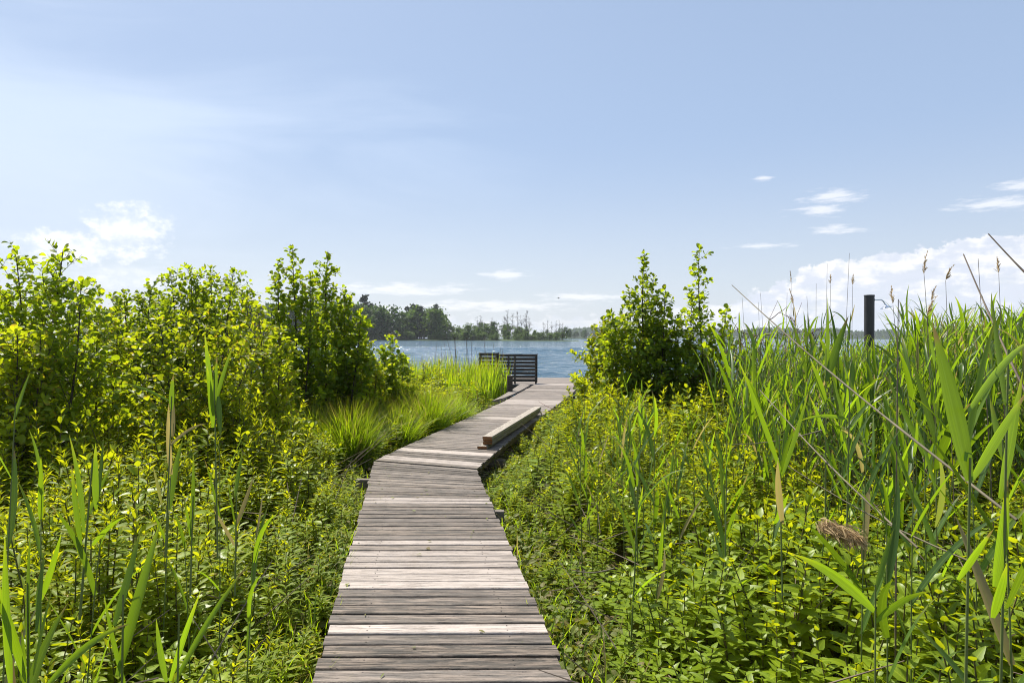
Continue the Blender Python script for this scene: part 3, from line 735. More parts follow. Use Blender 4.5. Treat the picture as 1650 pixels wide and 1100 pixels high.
G_SLIM = 'slim reeds standing in the herbs right of the boardwalk'; LAB_SLIM = 'slim dark-stemmed reed rising from the herbs between the boardwalk and the reed bed'
slim = [make_reed('reed', 200 + k, 1.0, rr.randint(5, 8), .30, .019, LAB_SLIM, G_SLIM, start=.35, spreadang=(12, 50), droop=(.1, 1.0)) for k in range(7)]
for i in range(46):
    while True:
        Y = rr.uniform(3.6, 8.5); x = px(rr.uniform(925, 1260), 600, Y)[0]
        if edge_dist(x, Y)[0] > .35: break
    z = gz(x, Y) - .03; h = np.clip(2.05 + (HY - rr.uniform(570, 720)) / F * Y - z, .8, 2.3) / 1.22
    t = (rr.normal(0, .06), rr.normal(0, .08)); loc = (x, Y, z)
    if i < 7: slim[i].location = loc; slim[i].rotation_euler = (t[0], t[1], rr.uniform(0, 6.28)); slim[i].scale = (h, h, h)
    else: dup(slim[i % 7], loc, rr.uniform(0, 6.28), h, t)

def reed_mass():
    """rest of the bed: too many to count"""
    g = Geo(); tm = []
    for k in range(10):
        a, b, _ = reed_arrays(np.random.RandomState(300 + k), 1.0, rr.randint(6, 10), .32, .0185, start=.32, spreadang=(14, 60), droop=(.1, 1.4))
        q = Geo(); va, qa, aa, _m = a.arrays(); q.add(va, qa, aa, 1); vb, qb, ab, _m = b.arrays(); q.add(vb, qb, ab, 0); tm.append(q.arrays())
    n = 0
    while n < 1400:
        Y = rr.uniform(6, 17.5) if n % 4 else rr.uniform(9, 15); x = rr.uniform(2.0, .8 * Y + 1.0)
        if rr.rand() > in_bed(x, Y): continue
        top = 2.05 + (HY - rr.uniform(505, 598) + (rr.uniform(10, 60) if rr.rand() < .22 else 0) + (rr.uniform(0, 60) if 825 + x / Y * F > 1400 else 0)) / F * Y; z = gz(x, Y) - .03
        if 1375 < 825 + x / Y * F < 1462: top = 2.05 + (HY - rr.uniform(508, 575)) / F * Y
        h = np.clip(top - z, .9, 3.2) / 1.25
        place(g, tm[n % 10], (x, Y, z), rr.uniform(0, 6.28), (h * .85, h * .85, h), rr.normal(0, .07, 2)); n += 1
    o = g.build('reed_thicket', [M['reed'], M['reed_stem']], smooth=True); o['kind'] = 'stuff'
    tag(o, 'thick mass of green reeds at the back of the bed towards the water', 'reeds')
def place(g, tm, loc, rz, s, lean=(0, 0)):
    v, q, a, m = tm
    w = v * np.array(s); c, sn = math.cos(rz), math.sin(rz)
    x = w[:, 0] * c - w[:, 1] * sn + lean[0] * w[:, 2]; y = w[:, 0] * sn + w[:, 1] * c + lean[1] * w[:, 2]
    aa = a.copy(); aa[:, 0] = np.clip(aa[:, 0] * .75 + .25 * np.random.rand(), 0, 1)
    g.v.append(np.stack([x, y, w[:, 2]], -1) + np.array(loc)); g.q.append(q + g.n); g.a.append(aa); g.m.append(m); g.n += len(v)
np.random.seed(3)
reed_mass()

# hand-placed near reeds: (photo x of the stem at its top, photo y of the top, depth, foot x shift px, leaves, leaf length, leaf width, start, label)
NEAR = [
 (1625, 505, 1.9, 25, 7, .48, .036, .45, 'tall near reed cut by the right edge of the picture'),
 (1462, 575, 2.6, 10, 7, .48, .034, .4, 'near reed with crossing arched leaves below the chrome shower head'),
 (1482, 462, 3.4, 18, 8, .48, .032, .4, 'slim reed whose long leaves slant up right of the shower head'),
 (1505, 455, 3.2, 10, 8, .50, .032, .4, 'tall reed with upright leaves right of the shower among dry plumes'),
 (1572, 440, 3.0, 10, 8, .52, .034, .4, 'tallest leafy reed in the right part of the bed'),
 (1120, 600, 4.6, 5, 6, .44, .026, .5, 'thin reed under the slim right alder with a drooping grey leaf'),
 (1040, 575, 5.0, -2, 5, .46, .026, .55, 'thin tall reed in front of the dome-shaped alder'),
 (1005, 640, 5.2, 3, 5, .40, .024, .5, 'thin reed left of the one before the dome-shaped alder'),
 (962, 660, 5.3, 2, 6, .38, .022, .45, 'short thin reed nearest the boardwalk on the right side'),
 (1095, 640, 4.4, 6, 5, .40, .024, .5, 'thin reed between the two right alders rising from yellow herbs'),
 (1170, 640, 3.8, 6, 5, .44, .026, .5, 'thin reed just left of the V-shaped pair of leaves'),
 (1385, 590, 2.9, 5, 6, .44, .030, .45, 'reed below the shower post with many short leaves'),
 (1430, 700, 2.4, 5, 5, .42, .028, .4, 'low reed in front of the fallen brown plume'),
 (360, 640, 3.3, -6, 5, .36, .028, .5, 'dark thin reed beside the sheaf-leaved one on the left'),
 (275, 600, 3.4, -15, 4, .36, .026, .6, 'thin reed with one upright leaf left of the sheaf-leaved reed'),
 (125, 740, 2.2, 6, 6, .36, .028, .45, 'shorter leafy shoot touching the leafy clump on the left'),
 (5, 520, 2.3, -4, 5, .40, .030, .45, 'reed cut by the left edge of the picture'),
 (70, 640, 2.8, -4, 5, .40, .024, .5, 'thin reed between the left edge and the leafy clump'),
 (20, 860, 1.55, -8, 6, .44, .036, .35, 'broad-leaved near reed at the left picture edge, bottom corner'),
 (400, 760, 3.0, -5, 5, .34, .024, .5, 'thin reed standing in the herbs midway between thicket and boardwalk'),
 (310, 780, 3.0, 0, 4, .34, .024, .55, 'single upright reed leaf over the herbs left of the sheaf-leaved reed'),
]
for k, (tx, ty, Y, fx, nl, ll, lw, st, lab) in enumerate(NEAR):
    top = px(tx, ty, Y); bx = (tx + fx - 825) / F * Y; z = gz(bx, Y) - .03
    # the stem ends a leaf's length below the highest tip
    h = max(.6, (top[2] - z) - ll * .72)
    lean = (top[0] - bx) / max(h, .5)
    make_reed('reed', 500 + k, h, nl, ll, lw, lab, 'near reeds picked out one by one', (bx, Y, z), 0, (0, math.atan(lean)), start=st, stemr=.005 if Y < 2.2 else .0042, bend=.02)

def hero(label, Y, foot, top, leaves, seed):
    """one near reed: stem from foot to top (photo px), leaves (base x, y, tip x, y, width px, droop, depth change at the tip)"""
    rs = np.random.RandomState(seed); f, tp = px(*foot, Y), px(*top, Y); f[2] = max(f[2], gz(f[0], Y) - .03)
    o = np.array([f[0], f[1], 0]); root = empty('reed', (f[0], f[1], 0)); tag(root, label, 'reed', 'near reeds picked out one by one')
    if foot[1] >= 1090: f[2] = gz(f[0], Y) - .03
    t = np.linspace(0, 1, 9)[:, None]; P = (f * (1 - t) + tp * t) - o; g = Geo(); tubes(g, P[None], np.linspace(.0042, .0022, 9)[None], 7); g.build('stem', M['reed_stem'], root, True)
    g = Geo()
    for (bx, by, tx, ty, w, dr, dy) in leaves:
        b, e = px(bx, by, Y) - o, px(tx, ty, Y + dy) - o; v = e - b; L = np.linalg.norm(v) * (1 + .04 * dr); d = v / np.linalg.norm(v); d[2] += dr * .42
        n = np.array([rs.normal(0, .45), -1, .25])
        blades(g, [b], [d], [n], L, w * .66 / F * Y / 2, [.42, .74, .93, 1.0, .97, .88, .74, .54, .30, .02], droop=dr, fold=rs.uniform(.12, .3), rnd=np.array([rs.uniform(.3, .9)]), curl=rs.normal(0, .08))
    g.build('foliage', M['reed'], root, True)
HERO = [
 ('broad-leaved near reed at the right edge, its widest leaf upright before the far jetty', 1.25, (1540, 1180), (1564, 735), [(1562, 772, 1503, 518, 46, .1, .05), (1566, 770, 1662, 640, 30, .35, .1), (1545, 931, 1604, 850, 17, .2, -.05), (1556, 740, 1592, 500, 16, .2, .15), (1560, 660, 1668, 560, 22, .5, .2)], 1),
 ('near reed at the right edge with two broad leaves low by the picture border', 1.45, (1598, 1200), (1625, 560), [(1604, 942, 1634, 770, 28, .1, .0), (1601, 992, 1629, 905, 22, .15, -.05), (1612, 800, 1652, 600, 30, .2, .1), (1620, 650, 1592, 470, 20, .15, .15)], 2),
 ('reed with two long leaves spread in a V above the nettles', 3.0, (1262, 960), (1256, 700), [(1260, 763, 1188, 578, 15, .15, -.2), (1261, 765, 1308, 632, 13, .1, .1), (1262, 842, 1242, 742, 16, .5, -.2), (1260, 740, 1240, 660, 8, .1, .1)], 3),
 ('reed with one upright and one curved broad leaf left of the shower post', 3.2, (1331, 830), (1331, 560), [(1330, 614, 1336, 478, 14, .1, .1), (1331, 612, 1372, 512, 19, .55, .1), (1331, 648, 1306, 580, 20, .1, -.1), (1331, 700, 1300, 640, 10, .4, -.1)], 4),
 ('reed with a long flat leaf bent left, right of the short broad-leaved one', 3.1, (1366, 840), (1370, 600), [(1370, 645, 1374, 560, 14, .1, .1), (1366, 673, 1290, 682, 9, .6, -.1), (1368, 690, 1410, 640, 9, .5, .1), (1369, 620, 1350, 540, 11, .1, .2)], 5),
 ('low reed leaf arching left over the toothed nettles in the lower right', 2.0, (1412, 1150), (1412, 940), [(1410, 982, 1282, 882, 26, .35, -.05), (1412, 950, 1440, 850, 14, .15, .1), (1412, 1000, 1500, 950, 16, .7, -.1)], 6),
 ('tall reed with a tight sheaf of upright leaves before the left thicket', 2.9, (352, 900), (345, 600), [(342, 660, 331, 536, 13, .05, .0), (346, 655, 350, 575, 11, .05, .0), (348, 650, 372, 556, 9, .1, .1), (352, 640, 357, 708, 13, .0, -.1), (344, 690, 336, 590, 13, .05, -.1)], 7),
 ('reed with a bent leaf and a hanging one left of the sheaf-leaved reed', 2.9, (268, 900), (277, 640), [(277, 662, 276, 605, 12, .05, .0), (278, 650, 190, 632, 6, .6, .1), (274, 720, 335, 690, 8, .7, -.1), (262, 815, 250, 750, 10, .05, 0)], 8),
 ('leafy reed rising over the herbs on the left with six upright leaves', 2.2, (130, 1000), (150, 740), [(132, 880, 113, 752, 17, .05, .0), (136, 860, 126, 700, 12, .05, .05), (156, 822, 151, 716, 15, .05, .0), (158, 815, 170, 706, 10, .08, .1), (138, 840, 190, 745, 9, .3, .1), (150, 880, 208, 838, 12, .6, -.1)], 9),
 ('bright near reed with fanned leaves in the bottom left corner', 1.5, (55, 1200), (46, 940), [(50, 1090, 43, 850, 22, .05, .0), (46, 1100, -6, 935, 24, .12, -.05), (56, 1090, 84, 945, 20, .1, .05), (60, 1020, 72, 890, 10, .05, .1), (75, 1110, 212, 1020, 20, .75, -.05), (20, 1110, 4, 860, 26, .05, -.1)], 10),
 ('broad bright reed blade pair at the bottom left leaning right', 1.55, (190, 1200), (200, 960), [(192, 1090, 264, 838, 30, .12, .05), (186, 1010, 232, 856, 20, .08, .1), (205, 1110, 160, 960, 16, .1, 0)], 11),
 ('slender near reed leaning right at the bottom, nearest the boardwalk on the left', 1.8, (278, 1200), (290, 990), [(284, 1100, 400, 905, 15, .35, .1), (276, 1098, 322, 952, 14, .1, .0), (270, 1100, 246, 1000, 14, .1, 0)], 12),
 ('upright single reed leaf over the herbs between sheaf-leaved reed and boardwalk', 2.7, (308, 960), (312, 800), [(309, 866, 319, 730, 12, .03, .0), (312, 880, 296, 800, 8, .1, 0)], 13),
 ('small reed with an open pair of leaves in the herbs nearest the boardwalk bend', 2.9, (380, 960), (382, 800), [(381, 850, 413, 766, 10, .05, .1), (381, 852, 368, 770, 8, .05, 0), (380, 800, 390, 725, 10, .05, .1), (379, 880, 345, 820, 8, .1, 0)], 14),
]
for h in HERO: hero(h[0], h[1], h[2], h[3], h[4], 20 + h[5])

# dry stalks: plumed and bare (photo x, y of the tip, depth, foot x)
DRY = [(1274, 436, 7.5, 1274, 1, 'dry stalk with a small plume left of the paired bare stalks'), (1276, 467, 6.5, 1300, 1, 'shorter plumed dry stalk leaning left'),
       (1338, 436, 7, 1345, 1, 'plumed dry stalk just left of the shower post'), (1375, 437, 7, 1368, 1, 'plumed dry stalk touching the shower post top left'),
       (1487, 410, 5, 1530, 1, 'tall plumed dry stalk leaning left over the right reed bed'), (1521, 420, 5, 1545, 1, 'dry stalk with a drooping double plume'),
       (1507, 455, 5.5, 1530, 1, 'shorter dry stalk with a thin plume between two taller ones'), (1492, 475, 4.5, 1520, 1, 'dry stalk whose pale plume hangs above the far jetty'),
       (1612, 408, 5, 1630, 1, 'dry stalk with an upright plume near the right picture edge'), (1441, 455, 4.5, 1490, 1, 'dry stalk with reddish bent plume right of the shower head'),
       (1368, 405, 7, 1350, 0, 'tall bare dry stalk left of the shower post'), (1327, 423, 7, 1332, 0, 'bare dry stalk with a hooked tip left of the shower'),
       (1580, 413, 4.5, 1610, 0, 'thick bare dry stalk upright at the right'), (1265, 470, 8, 1262, 0, 'thin bare stalk beside the leftmost plume'),
       (1231, 470, 8, 1245, 0, 'bare stalk over the red-brown bush'), (1199, 478, 8, 1215, 0, 'bare stalk next to the slim right alder'), (1224, 485, 8.5, 1234, 0, 'short bare stalk in the gap right of the alder'),
       (1297, 474, 7, 1330, 0, 'bare brown stalk with curled tip leaning left'), (1443, 480, 3, 1445, 0, 'upright bare brown stalk right of the shower head'), (1310, 455, 7.5, 1318, 0, 'thin bare stalk left of the hooked one')]
for k, (tx, ty, Y, fx, pl, lab) in enumerate(DRY):
    top = px(tx, ty, Y); bx = (fx - 825) / F * Y; z = gz(bx, Y) - .03; h = top[2] - z - (.13 if pl else 0)
    make_reed('dry_reed', 700 + k, h, 2, .1, .01, lab, 'dry stalks standing above the reeds', (bx, Y, z), 0, (0, math.atan((top[0] - bx) / h)), plume=bool(pl), dead=True, stemr=.004 if Y > 4 else .005, bend=.008)

def stalk(p0, p1, r, mat, label):
    g = Geo(); t = np.linspace(0, 1, 14)[:, None]; P = p0 * (1 - t) + p1 * t; P[:, 2] -= .025 * np.sin(np.pi * t[:, 0])
    rad = np.linspace(r, r * .5, 14)
    for k in (3, 6, 9): rad[k] *= 1.22
    tubes(g, P[None], rad[None], 7)
    o = g.build('dry_stalk', M[mat], smooth=True); tag(o, label, 'stalk', 'broken dry stalks leaning across the reeds')
stalk(px(1640, 835, 1.9), px(1179, 458, 3.9), .0044, 'dry', 'long pale dry stalk slanting right down across the whole reed bed')
stalk(px(1720, 760, 2.2), px(1552, 407, 3.0), .0050, 'dry_dark', 'dark dry stalk slanting in the upper right beside the upright bare one')
stalk(px(1800, 560, 2.2), px(1592, 374, 2.6), .0045, 'dry_dark', 'thin dark stalk entering the sky at the right picture edge')
stalk(px(1480, 880, 2.4), px(1225, 627, 3.6), .0044, 'dry', 'brown dry stalk slanting over the nettles in the middle of the right side')
stalk(px(1560, 900, 2.5), px(1268, 747, 3.2), .0034, 'dry', 'thin whitish dry stalk lying across the nettles')
stalk(px(992, 914, 4.1), px(918, 916, 4.2), .005, 'dry', 'short pale dry stalk lying beside the boardwalk on the right')
stalk(px(900, 660, 11.5), px(868, 646, 12.5), .005, 'redtwig', 'thin dark twig sticking out over the right boardwalk edge')
stalk(px(1330, 690, 5.0), px(1180, 715, 5.2), .005, 'dry', 'pale dry stalk lying level behind the V-shaped leaves')

def fallen_plume():
    rs = np.random.RandomState(8); g = Geo(); N = 520
    a, b = px(1322, 840, 3.0), px(1382, 866, 2.9); s = rs.rand(N)[:, None]
    p = a * (1 - s) + b * s + rs.normal(0, .014, (N, 3)); d = norm(b - a)[None] * .9 + rs.normal(0, .4, (N, 3)) + np.array([0, 0, -.35])
    blades(g, p, d, rdir(rs, N), .05, .0028, [.6, 1, .4], droop=.8, fold=0, rnd=rs.rand(N))
    tag(g.build('fallen_plume', M['plume']), 'brown feathery reed plume lying on the nettles at the right', 'plume')
fallen_plume()

# red-brown dead bush and dry stems behind the right reeds
def red_bush():
    rs = np.random.RandomState(21); root = empty('dead_bush', (4.62, 12.6, gz(4.62, 12.6))); tag(root, 'red-brown leafless bush in the reeds between the slim alder and the shower', 'bush')
    g = Geo(); tw = []; 
    for k in range(46):
        p = np.array([rs.normal(0, .25), rs.normal(0, .2), 0]); d = norm(np.array([rs.normal(0, .32), rs.normal(0, .3), 1])); q = [p]
        L = rs.uniform(2.0, 2.75)
        for j in range(7):
            q.append(q[-1] + d * L / 7); d = norm(d + rs.normal(0, .16, 3) + (np.array([d[0] * .5, d[1] * .5, -.12]) if j > 3 else 0))
        tw.append(q)
        for j in (4, 5, 6):
            b = q[j]; dd = norm(rs.normal(0, 1, 3) * np.array([1, 1, .3])); e = [b]
            for _ in range(7): e.append(e[-1] + dd * .06); dd = norm(dd + rs.normal(0, .3, 3))
            tw.append(e)
    tubes(g, np.array(tw), np.linspace(.009, .003, 8)[None].repeat(len(tw), 0), 5); g.build('branches', M['redtwig'], root, True)
red_bush()

def dry_mass():
    rs = np.random.RandomState(31); g = Geo(); P = []; n = 0
    while n < 3200:
        Y = rs.uniform(6.0, 15); x = rs.uniform(2.0, .8 * Y + 1)
        if rs.rand() > in_bed(x, Y): continue
        h = rs.uniform(.5, 1.55); z = gz(x, Y) - .02; l = rs.normal(0, .22, 2) * h
        P.append([(x, Y, z), (x + l[0] * .4, Y + l[1] * .4, z + h * .55), (x + l[0], Y + l[1], z + h)]); n += 1
    for k in range(260):
        Y = rs.uniform(2.4, 9); sd = rs.rand() < .4; x = rs.uniform(-.78 * Y, -1.2) if sd else rs.uniform(.2, .78 * Y)
        d, l = edge_dist(x, Y)
        if d < .15: continue
        z = gz(x, Y) + rs.uniform(.1, .45); a = rs.uniform(0, 6.28); q = np.array([math.cos(a), math.sin(a), rs.uniform(.05, .9)]) * rs.uniform(.25, .7)
        p = np.array([x, Y, z]); P.append([p, p + q * .5, p + q])
    tubes(g, np.array(P), np.array([[.004, .0035, .002]]).repeat(len(P), 0), 4, rnd=rs.rand(len(P)))
    o = g.build('dry_reed_stubble', M['dry_dark']); o['kind'] = 'stuff'; tag(o, 'tangle of old brown reed stems low inside the reed bed', 'dead stems')
dry_mass()

# ---- herbs
def herb_template(rs, kind, lod):
    g = Geo(); h = 1.0
    if kind == 'loose':
        npair = rs.randint(12, 17); per = 3; Lf, Wf, prof, mat = .122, .0148, P_HERB, 0
    else:
        npair = rs.randint(9, 13); per = 2; Lf, Wf, prof, mat = .125, .030, P_HERB if lod else [.2, .85, 1.0, .88, .80, .60, .50, .28, .02], 0
    b = rs.normal(0, .05, 2); t = np.linspace(0, 1, 5); S = np.stack([b[0] * t ** 2, b[1] * t ** 2, t * h], -1)
    tubes(g, S[None], (np.linspace(.0065, .003, 5))[None], 4, mat=1)
    P, D, L = [], [], []; a0 = rs.uniform(0, 6)
    for k in range(npair):
        tt = .22 + .77 * (k / (npair - 1)) ** .85; p = np.array([np.interp(tt, t, S[:, j]) for j in range(3)]); a0 += 1.57 if per == 2 else 1.05
        for e in range(per):
            a = a0 + e * 2 * math.pi / per + rs.normal(0, .15); el = R(rs.uniform(5, 42) + 34 * (tt > .88))
            P.append(p); D.append((math.cos(a) * math.cos(el), math.sin(a) * math.cos(el), math.sin(el)))
            L.append(Lf * rs.uniform(.8, 1.15) * (1.0 if tt < .75 else 1.0 - 1.9 * (tt - .75)))
    P, D, L = map(np.array, (P, D, L))
    blades(g, P, D, UP[None] + rs.normal(0, .25, D.shape), L, Wf * L / Lf, prof if lod < 2 else [.3, 1, .1], droop=rs.uniform(.3, 1.3, len(P)), fold=rs.uniform(.15, .5, len(P)),
           rnd=np.clip(.25 + .6 * (P[:, 2] - .3) + rs.normal(0, .2, len(P)), 0, 1), mat=mat, serr=0 if lod or kind == 'loose' else .07)
    return g.arrays()
rh = np.random.RandomState(77)
TL = [herb_template(rh, 'loose', 1) for _ in range(8)]; TN0 = [herb_template(rh, 'nettle', 0) for _ in range(8)]; TN1 = [herb_template(rh, 'nettle', 1) for _ in range(6)]

def herb_height(x, Y, d, left):
    if left:
        h = np.interp(d, [-.05, .12, .35, .8, 1.4, 9], [.20, .30, .42, .64, .74, .76])
        h *= np.interp(Y, [5.5, 7, 8.5, 9.2, 11, 13, 18], [1, 1.25, 1.25, 1, .85, 1.0, 1.35]) if d > .6 else 1
    else:
        near = np.interp(d, [-.05, .1, .5, .9, 1.6, 9], [.12, .17, .28, .52, .70, .72])
        farr = np.interp(d, [-.05, .1, .4, .9, 9], [.40, .44, .50, .58, .72])
        h = near + (farr - near) * np.clip((Y - 10.2) / 1.6, 0, 1)
        if d > .7: h *= np.interp(Y, [8.5, 10.5, 13], [1, 1.3, 1.35])
    return h
def patch(x, y):
    v = math.sin(x * 2.1 + 1.3 * math.sin(y * 1.1)) * math.sin(y * 1.9 + 1.1 * math.sin(x * 1.7)) + .6 * math.sin(x * 5.3 + y * 2.2 + 1) * math.sin(y * 4.1 - x * 1.3)
    return 1 + .26 * v
def herbs():
    gl, gn = Geo(), Geo(); n = 0
    def scatter(num, ylo, yhi, side):
        nonlocal n
        k = 0
        while k < num:
            u = rh.rand(); Y = (ylo ** 1.4 + u * (yhi ** 1.4 - ylo ** 1.4)) ** (1 / 1.4)
            x = rh.uniform(max(-.80 * Y - .3, -5.5 if ylo > 10 else -99), 0.3) if side else rh.uniform(-.6, .80 * Y + .3)
            d, left = edge_dist(x, Y)
            if d < .06 or bool(left) != side: continue
            if side and Y > 9.3 and d < 1.8 and rh.rand() < .35: continue
            if not side and in_bed(x, Y) > .5 and Y > 7 and rh.rand() < .5: k += 1; continue
            hh = herb_height(x, Y, float(d), side) * rh.uniform(.66, 1.16) * patch(x, Y)
            if patch(x, Y) < .86 and rh.rand() < .55: k += 1; continue
            z = gz(x, Y) - .02; s = max(hh, .12)
            w = min(1.0, .55 + .45 * s) * rh.uniform(.8, 1.45) * (1.0 if Y < 7 else 1.0 + .04 * (Y - 7))
            nettle = (not side and (Y < 4.8 or rh.rand() < .25)) or (side and (rh.rand() < .2 or (Y < 3.2 and rh.rand() < .5)))
            lean = rh.normal(0, .12, 2)
            if nettle: place(gn, TN0[rh.randint(8)] if Y < 4.2 else TN1[rh.randint(6)], (x, Y, z), rh.uniform(0, 6.28), (w, w, s), lean)
            else: place(gl, TL[rh.randint(8)], (x, Y, z), rh.uniform(0, 6.28), (w, w, s), lean)
            k += 1
    scatter(3900, 1.3, 15.5, True); scatter(620, 11.5, 18.0, True); scatter(5200, 1.3, 15.5, False)
    o = gl.build('loosestrife_cover', [M['herb'], M['herbstem']], smooth=True); o['kind'] = 'stuff'; tag(o, 'yellow-green leafy herbs filling the ground on both sides of the boardwalk', 'undergrowth')
    o = gn.build('nettle_cover', [M['nettle'], M['herbstem']], smooth=True); o['kind'] = 'stuff'; tag(o, 'nettles with toothed leaves in the near right undergrowth', 'undergrowth')
herbs()

def low_cover():
    """litter, small creeping leaves and grass blades next to the boardwalk"""
    rs = np.random.RandomState(41); g = Geo(); gg = Geo()
    N = 38000; Y = 1 / (1 / 1.6 + rs.rand(N) * (1 / 18 - 1 / 1.6)); side = rs.rand(N) < .4
    off = np.abs(rs.normal(0, .55, N)) - .10
    x = np.where(side, np.interp(Y, LEY, LEX) - off, np.interp(Y, REY, REX) + off)
    z = ground_z(x, Y) + rs.uniform(0, .2, N) * np.where(rs.rand(N) < .6, 1, .3)
    a = rs.uniform(0, 6.28, N)
    d = np.stack([np.cos(a), np.sin(a), rs.normal(.2, .35, N)], -1)
    s = rs.uniform(.022, .068, N)
    blades(g, np.stack([x, Y, z], -1), d, UP[None] + rs.normal(0, .5, (N, 3)), s, s * .33, P_OVAL, droop=.6, fold=.25, rnd=rs.rand(N) ** .8)
    N = 130; Y = rs.uniform(2.4, 14, N); f = np.where(rs.rand(N) < .6, rs.rand(N) ** 3 * .5, rs.rand(N)); f = np.where(rs.rand(N) < .5, f, 1 - f)
    x = np.interp(Y, LEY, LEX) * (1 - f) + np.interp(Y, REY, REX) * f; a = rs.uniform(0, 6.28, N); s = rs.uniform(.012, .045, N)
    blades(g, np.stack([x, Y, np.full(N, DECK + .007)], -1), np.stack([np.cos(a), np.sin(a), np.full(N, .12)], -1), UP[None] + rs.normal(0, .15, (N, 3)), s, s * rs.uniform(.08, .35, N), P_OVAL, droop=.2, fold=.2, rnd=rs.rand(N))
    N = 2600; Y = 1 / (1 / 2.0 + rs.rand(N) * (1 / 20 - 1 / 2.0)); side = rs.rand(N) < .7
    off = np.abs(rs.normal(0, .35, N)) + .03
    x = np.where(side, np.interp(Y, LEY, LEX) - off, np.interp(Y, REY, REX) + off)
    a = rs.uniform(0, 6.28, N); d = np.stack([np.cos(a) * .5, np.sin(a) * .5, np.full(N, 1.)], -1)
    blades(gg, np.stack([x, Y, ground_z(x, Y)], -1), d, np.stack([-np.cos(a), -np.sin(a), np.full(N, .5)], -1), rs.uniform(.2, .48, N), rs.uniform(.003, .006, N), P_GRASS, droop=rs.uniform(.5, 1.8, N), fold=.2, rnd=rs.rand(N))
    o = g.build('leaf_litter', M['litter']); o['kind'] = 'stuff'; tag(o, 'trampled leaf litter and small creeping leaves along the boardwalk edges', 'litter')
    o = gg.build('edge_grass', M['grass']); o['kind'] = 'stuff'; tag(o, 'thin grass blades along the boardwalk edges', 'grass')
low_cover()

# ---- sedge tussocks
def tussock_mesh(seed, n=1100):
    rs = np.random.RandomState(seed); g = Geo(); a = rs.uniform(0, 6.28, n); r = rs.uniform(0, .2, n)
    lean = rs.uniform(.02, .80, n) ** 1.2
    p = np.stack([np.cos(a) * r, np.sin(a) * r, np.zeros(n)], -1); d = np.stack([np.cos(a) * lean, np.sin(a) * lean, np.ones(n)], -1)
    blades(g, p, d, np.stack([-np.cos(a), -np.sin(a), np.full(n, .4)], -1) + rs.normal(0, .3, (n, 3)), rs.uniform(.55, 1.05, n), rs.uniform(.003, .0065, n), [.8, 1, .95, .75, .45, .04], droop=rs.uniform(.2, 1.7, n), fold=.25, rnd=rs.rand(n) * .9, curl=rs.normal(0, .35, n))
    return g.mesh('grass_tussock', [M['grass']], True)
tm = [tussock_mesh(900 + k) for k in range(6)]
rt = np.random.RandomState(55); cnt = 0
TS = [(-2.3, 9.7, .9), (-3.0, 10.4, .95), (-1.85, 10.9, .9), (-2.5, 11.7, 1.0), (-1.5, 12.3, .95), (-2.1, 13.0, 1.0), (-1.2, 13.7, .85), (-2.9, 12.8, 1.0), (-1.75, 14.5, .8), (-3.4, 9.4, .85), (-3.7, 11.6, .9)]
for k, (x, y, s) in enumerate(TS):
    o = bpy.data.objects.new('grass_tussock', tm[k % 6]); COL.objects.link(o); o.location = (x, y, gz(x, y) - .02); o.rotation_euler = (0, 0, rt.uniform(0, 6.28)); o.scale = (s * 1.1, s * 1.1, s * rt.uniform(.98, 1.2))
    tag(o, 'arching bright green sedge tussock between the boardwalk bend and the left thicket', 'grass tussock', 'sedge tussocks left of the boardwalk')

def waterside():
    rs = np.random.RandomState(61); g = Geo(); N = 4600
    Y = rs.uniform(17.3, 22.5, N); xmax = np.interp(Y, LEY, LEX) - .62 + np.where(Y > 19, -.2, 0); x = xmax - rs.uniform(0, 1, N) ** 1.2 * 4.6
    z = ground_z(x, Y); clump = .5 + .5 * np.sin(x * 3.1 + 1.5 * np.sin(Y * 2)) * np.sin(Y * 2.7 + x); h = rs.uniform(.5, 1.08, N) * (.82 + .26 * clump) * np.interp(Y, [15, 17, 20, 23], [.7, .95, 1.36, 1.5])
    a = rs.uniform(0, 6.28, N); l = rs.uniform(.02, .34, N); d = np.stack([np.cos(a) * l, np.sin(a) * l, np.ones(N)], -1)
    blades(g, np.stack([x, Y, z], -1), d, np.stack([-np.cos(a), -np.sin(a), np.full(N, .3)], -1), h, rs.uniform(.007, .015, N), [.8, 1, 1, .9, .6, .04], droop=rs.uniform(.02, .8, N), fold=.25, rnd=rs.rand(N), curl=rs.normal(0, .12, N))
    o = g.build('waterside_reeds', M['grass']); o['kind'] = 'stuff'; tag(o, 'bright green waterside reeds in a dense belt left of the slatted screen', 'reeds')
    P = []
    for k in range(16):
        tx, ty = rs.uniform(700, 812), rs.uniform(536, 560); Yk = rs.uniform(20, 22); t = px(tx, ty, Yk); b = t + np.array([rs.normal(.12, .15), 0, 0]); b[2] = 0
        P.append([b, (b + t) / 2, t])
    for k, p in enumerate(P):
        q = Geo(); tubes(q, np.array([p]), np.array([[.008, .007, .004]]), 5); tag(q.build('dry_reed', M['dry_dark']), 'thin dark old reed stalk standing above the waterside reeds near the screen', 'reed', 'old stalks in the waterside reeds')
waterside()

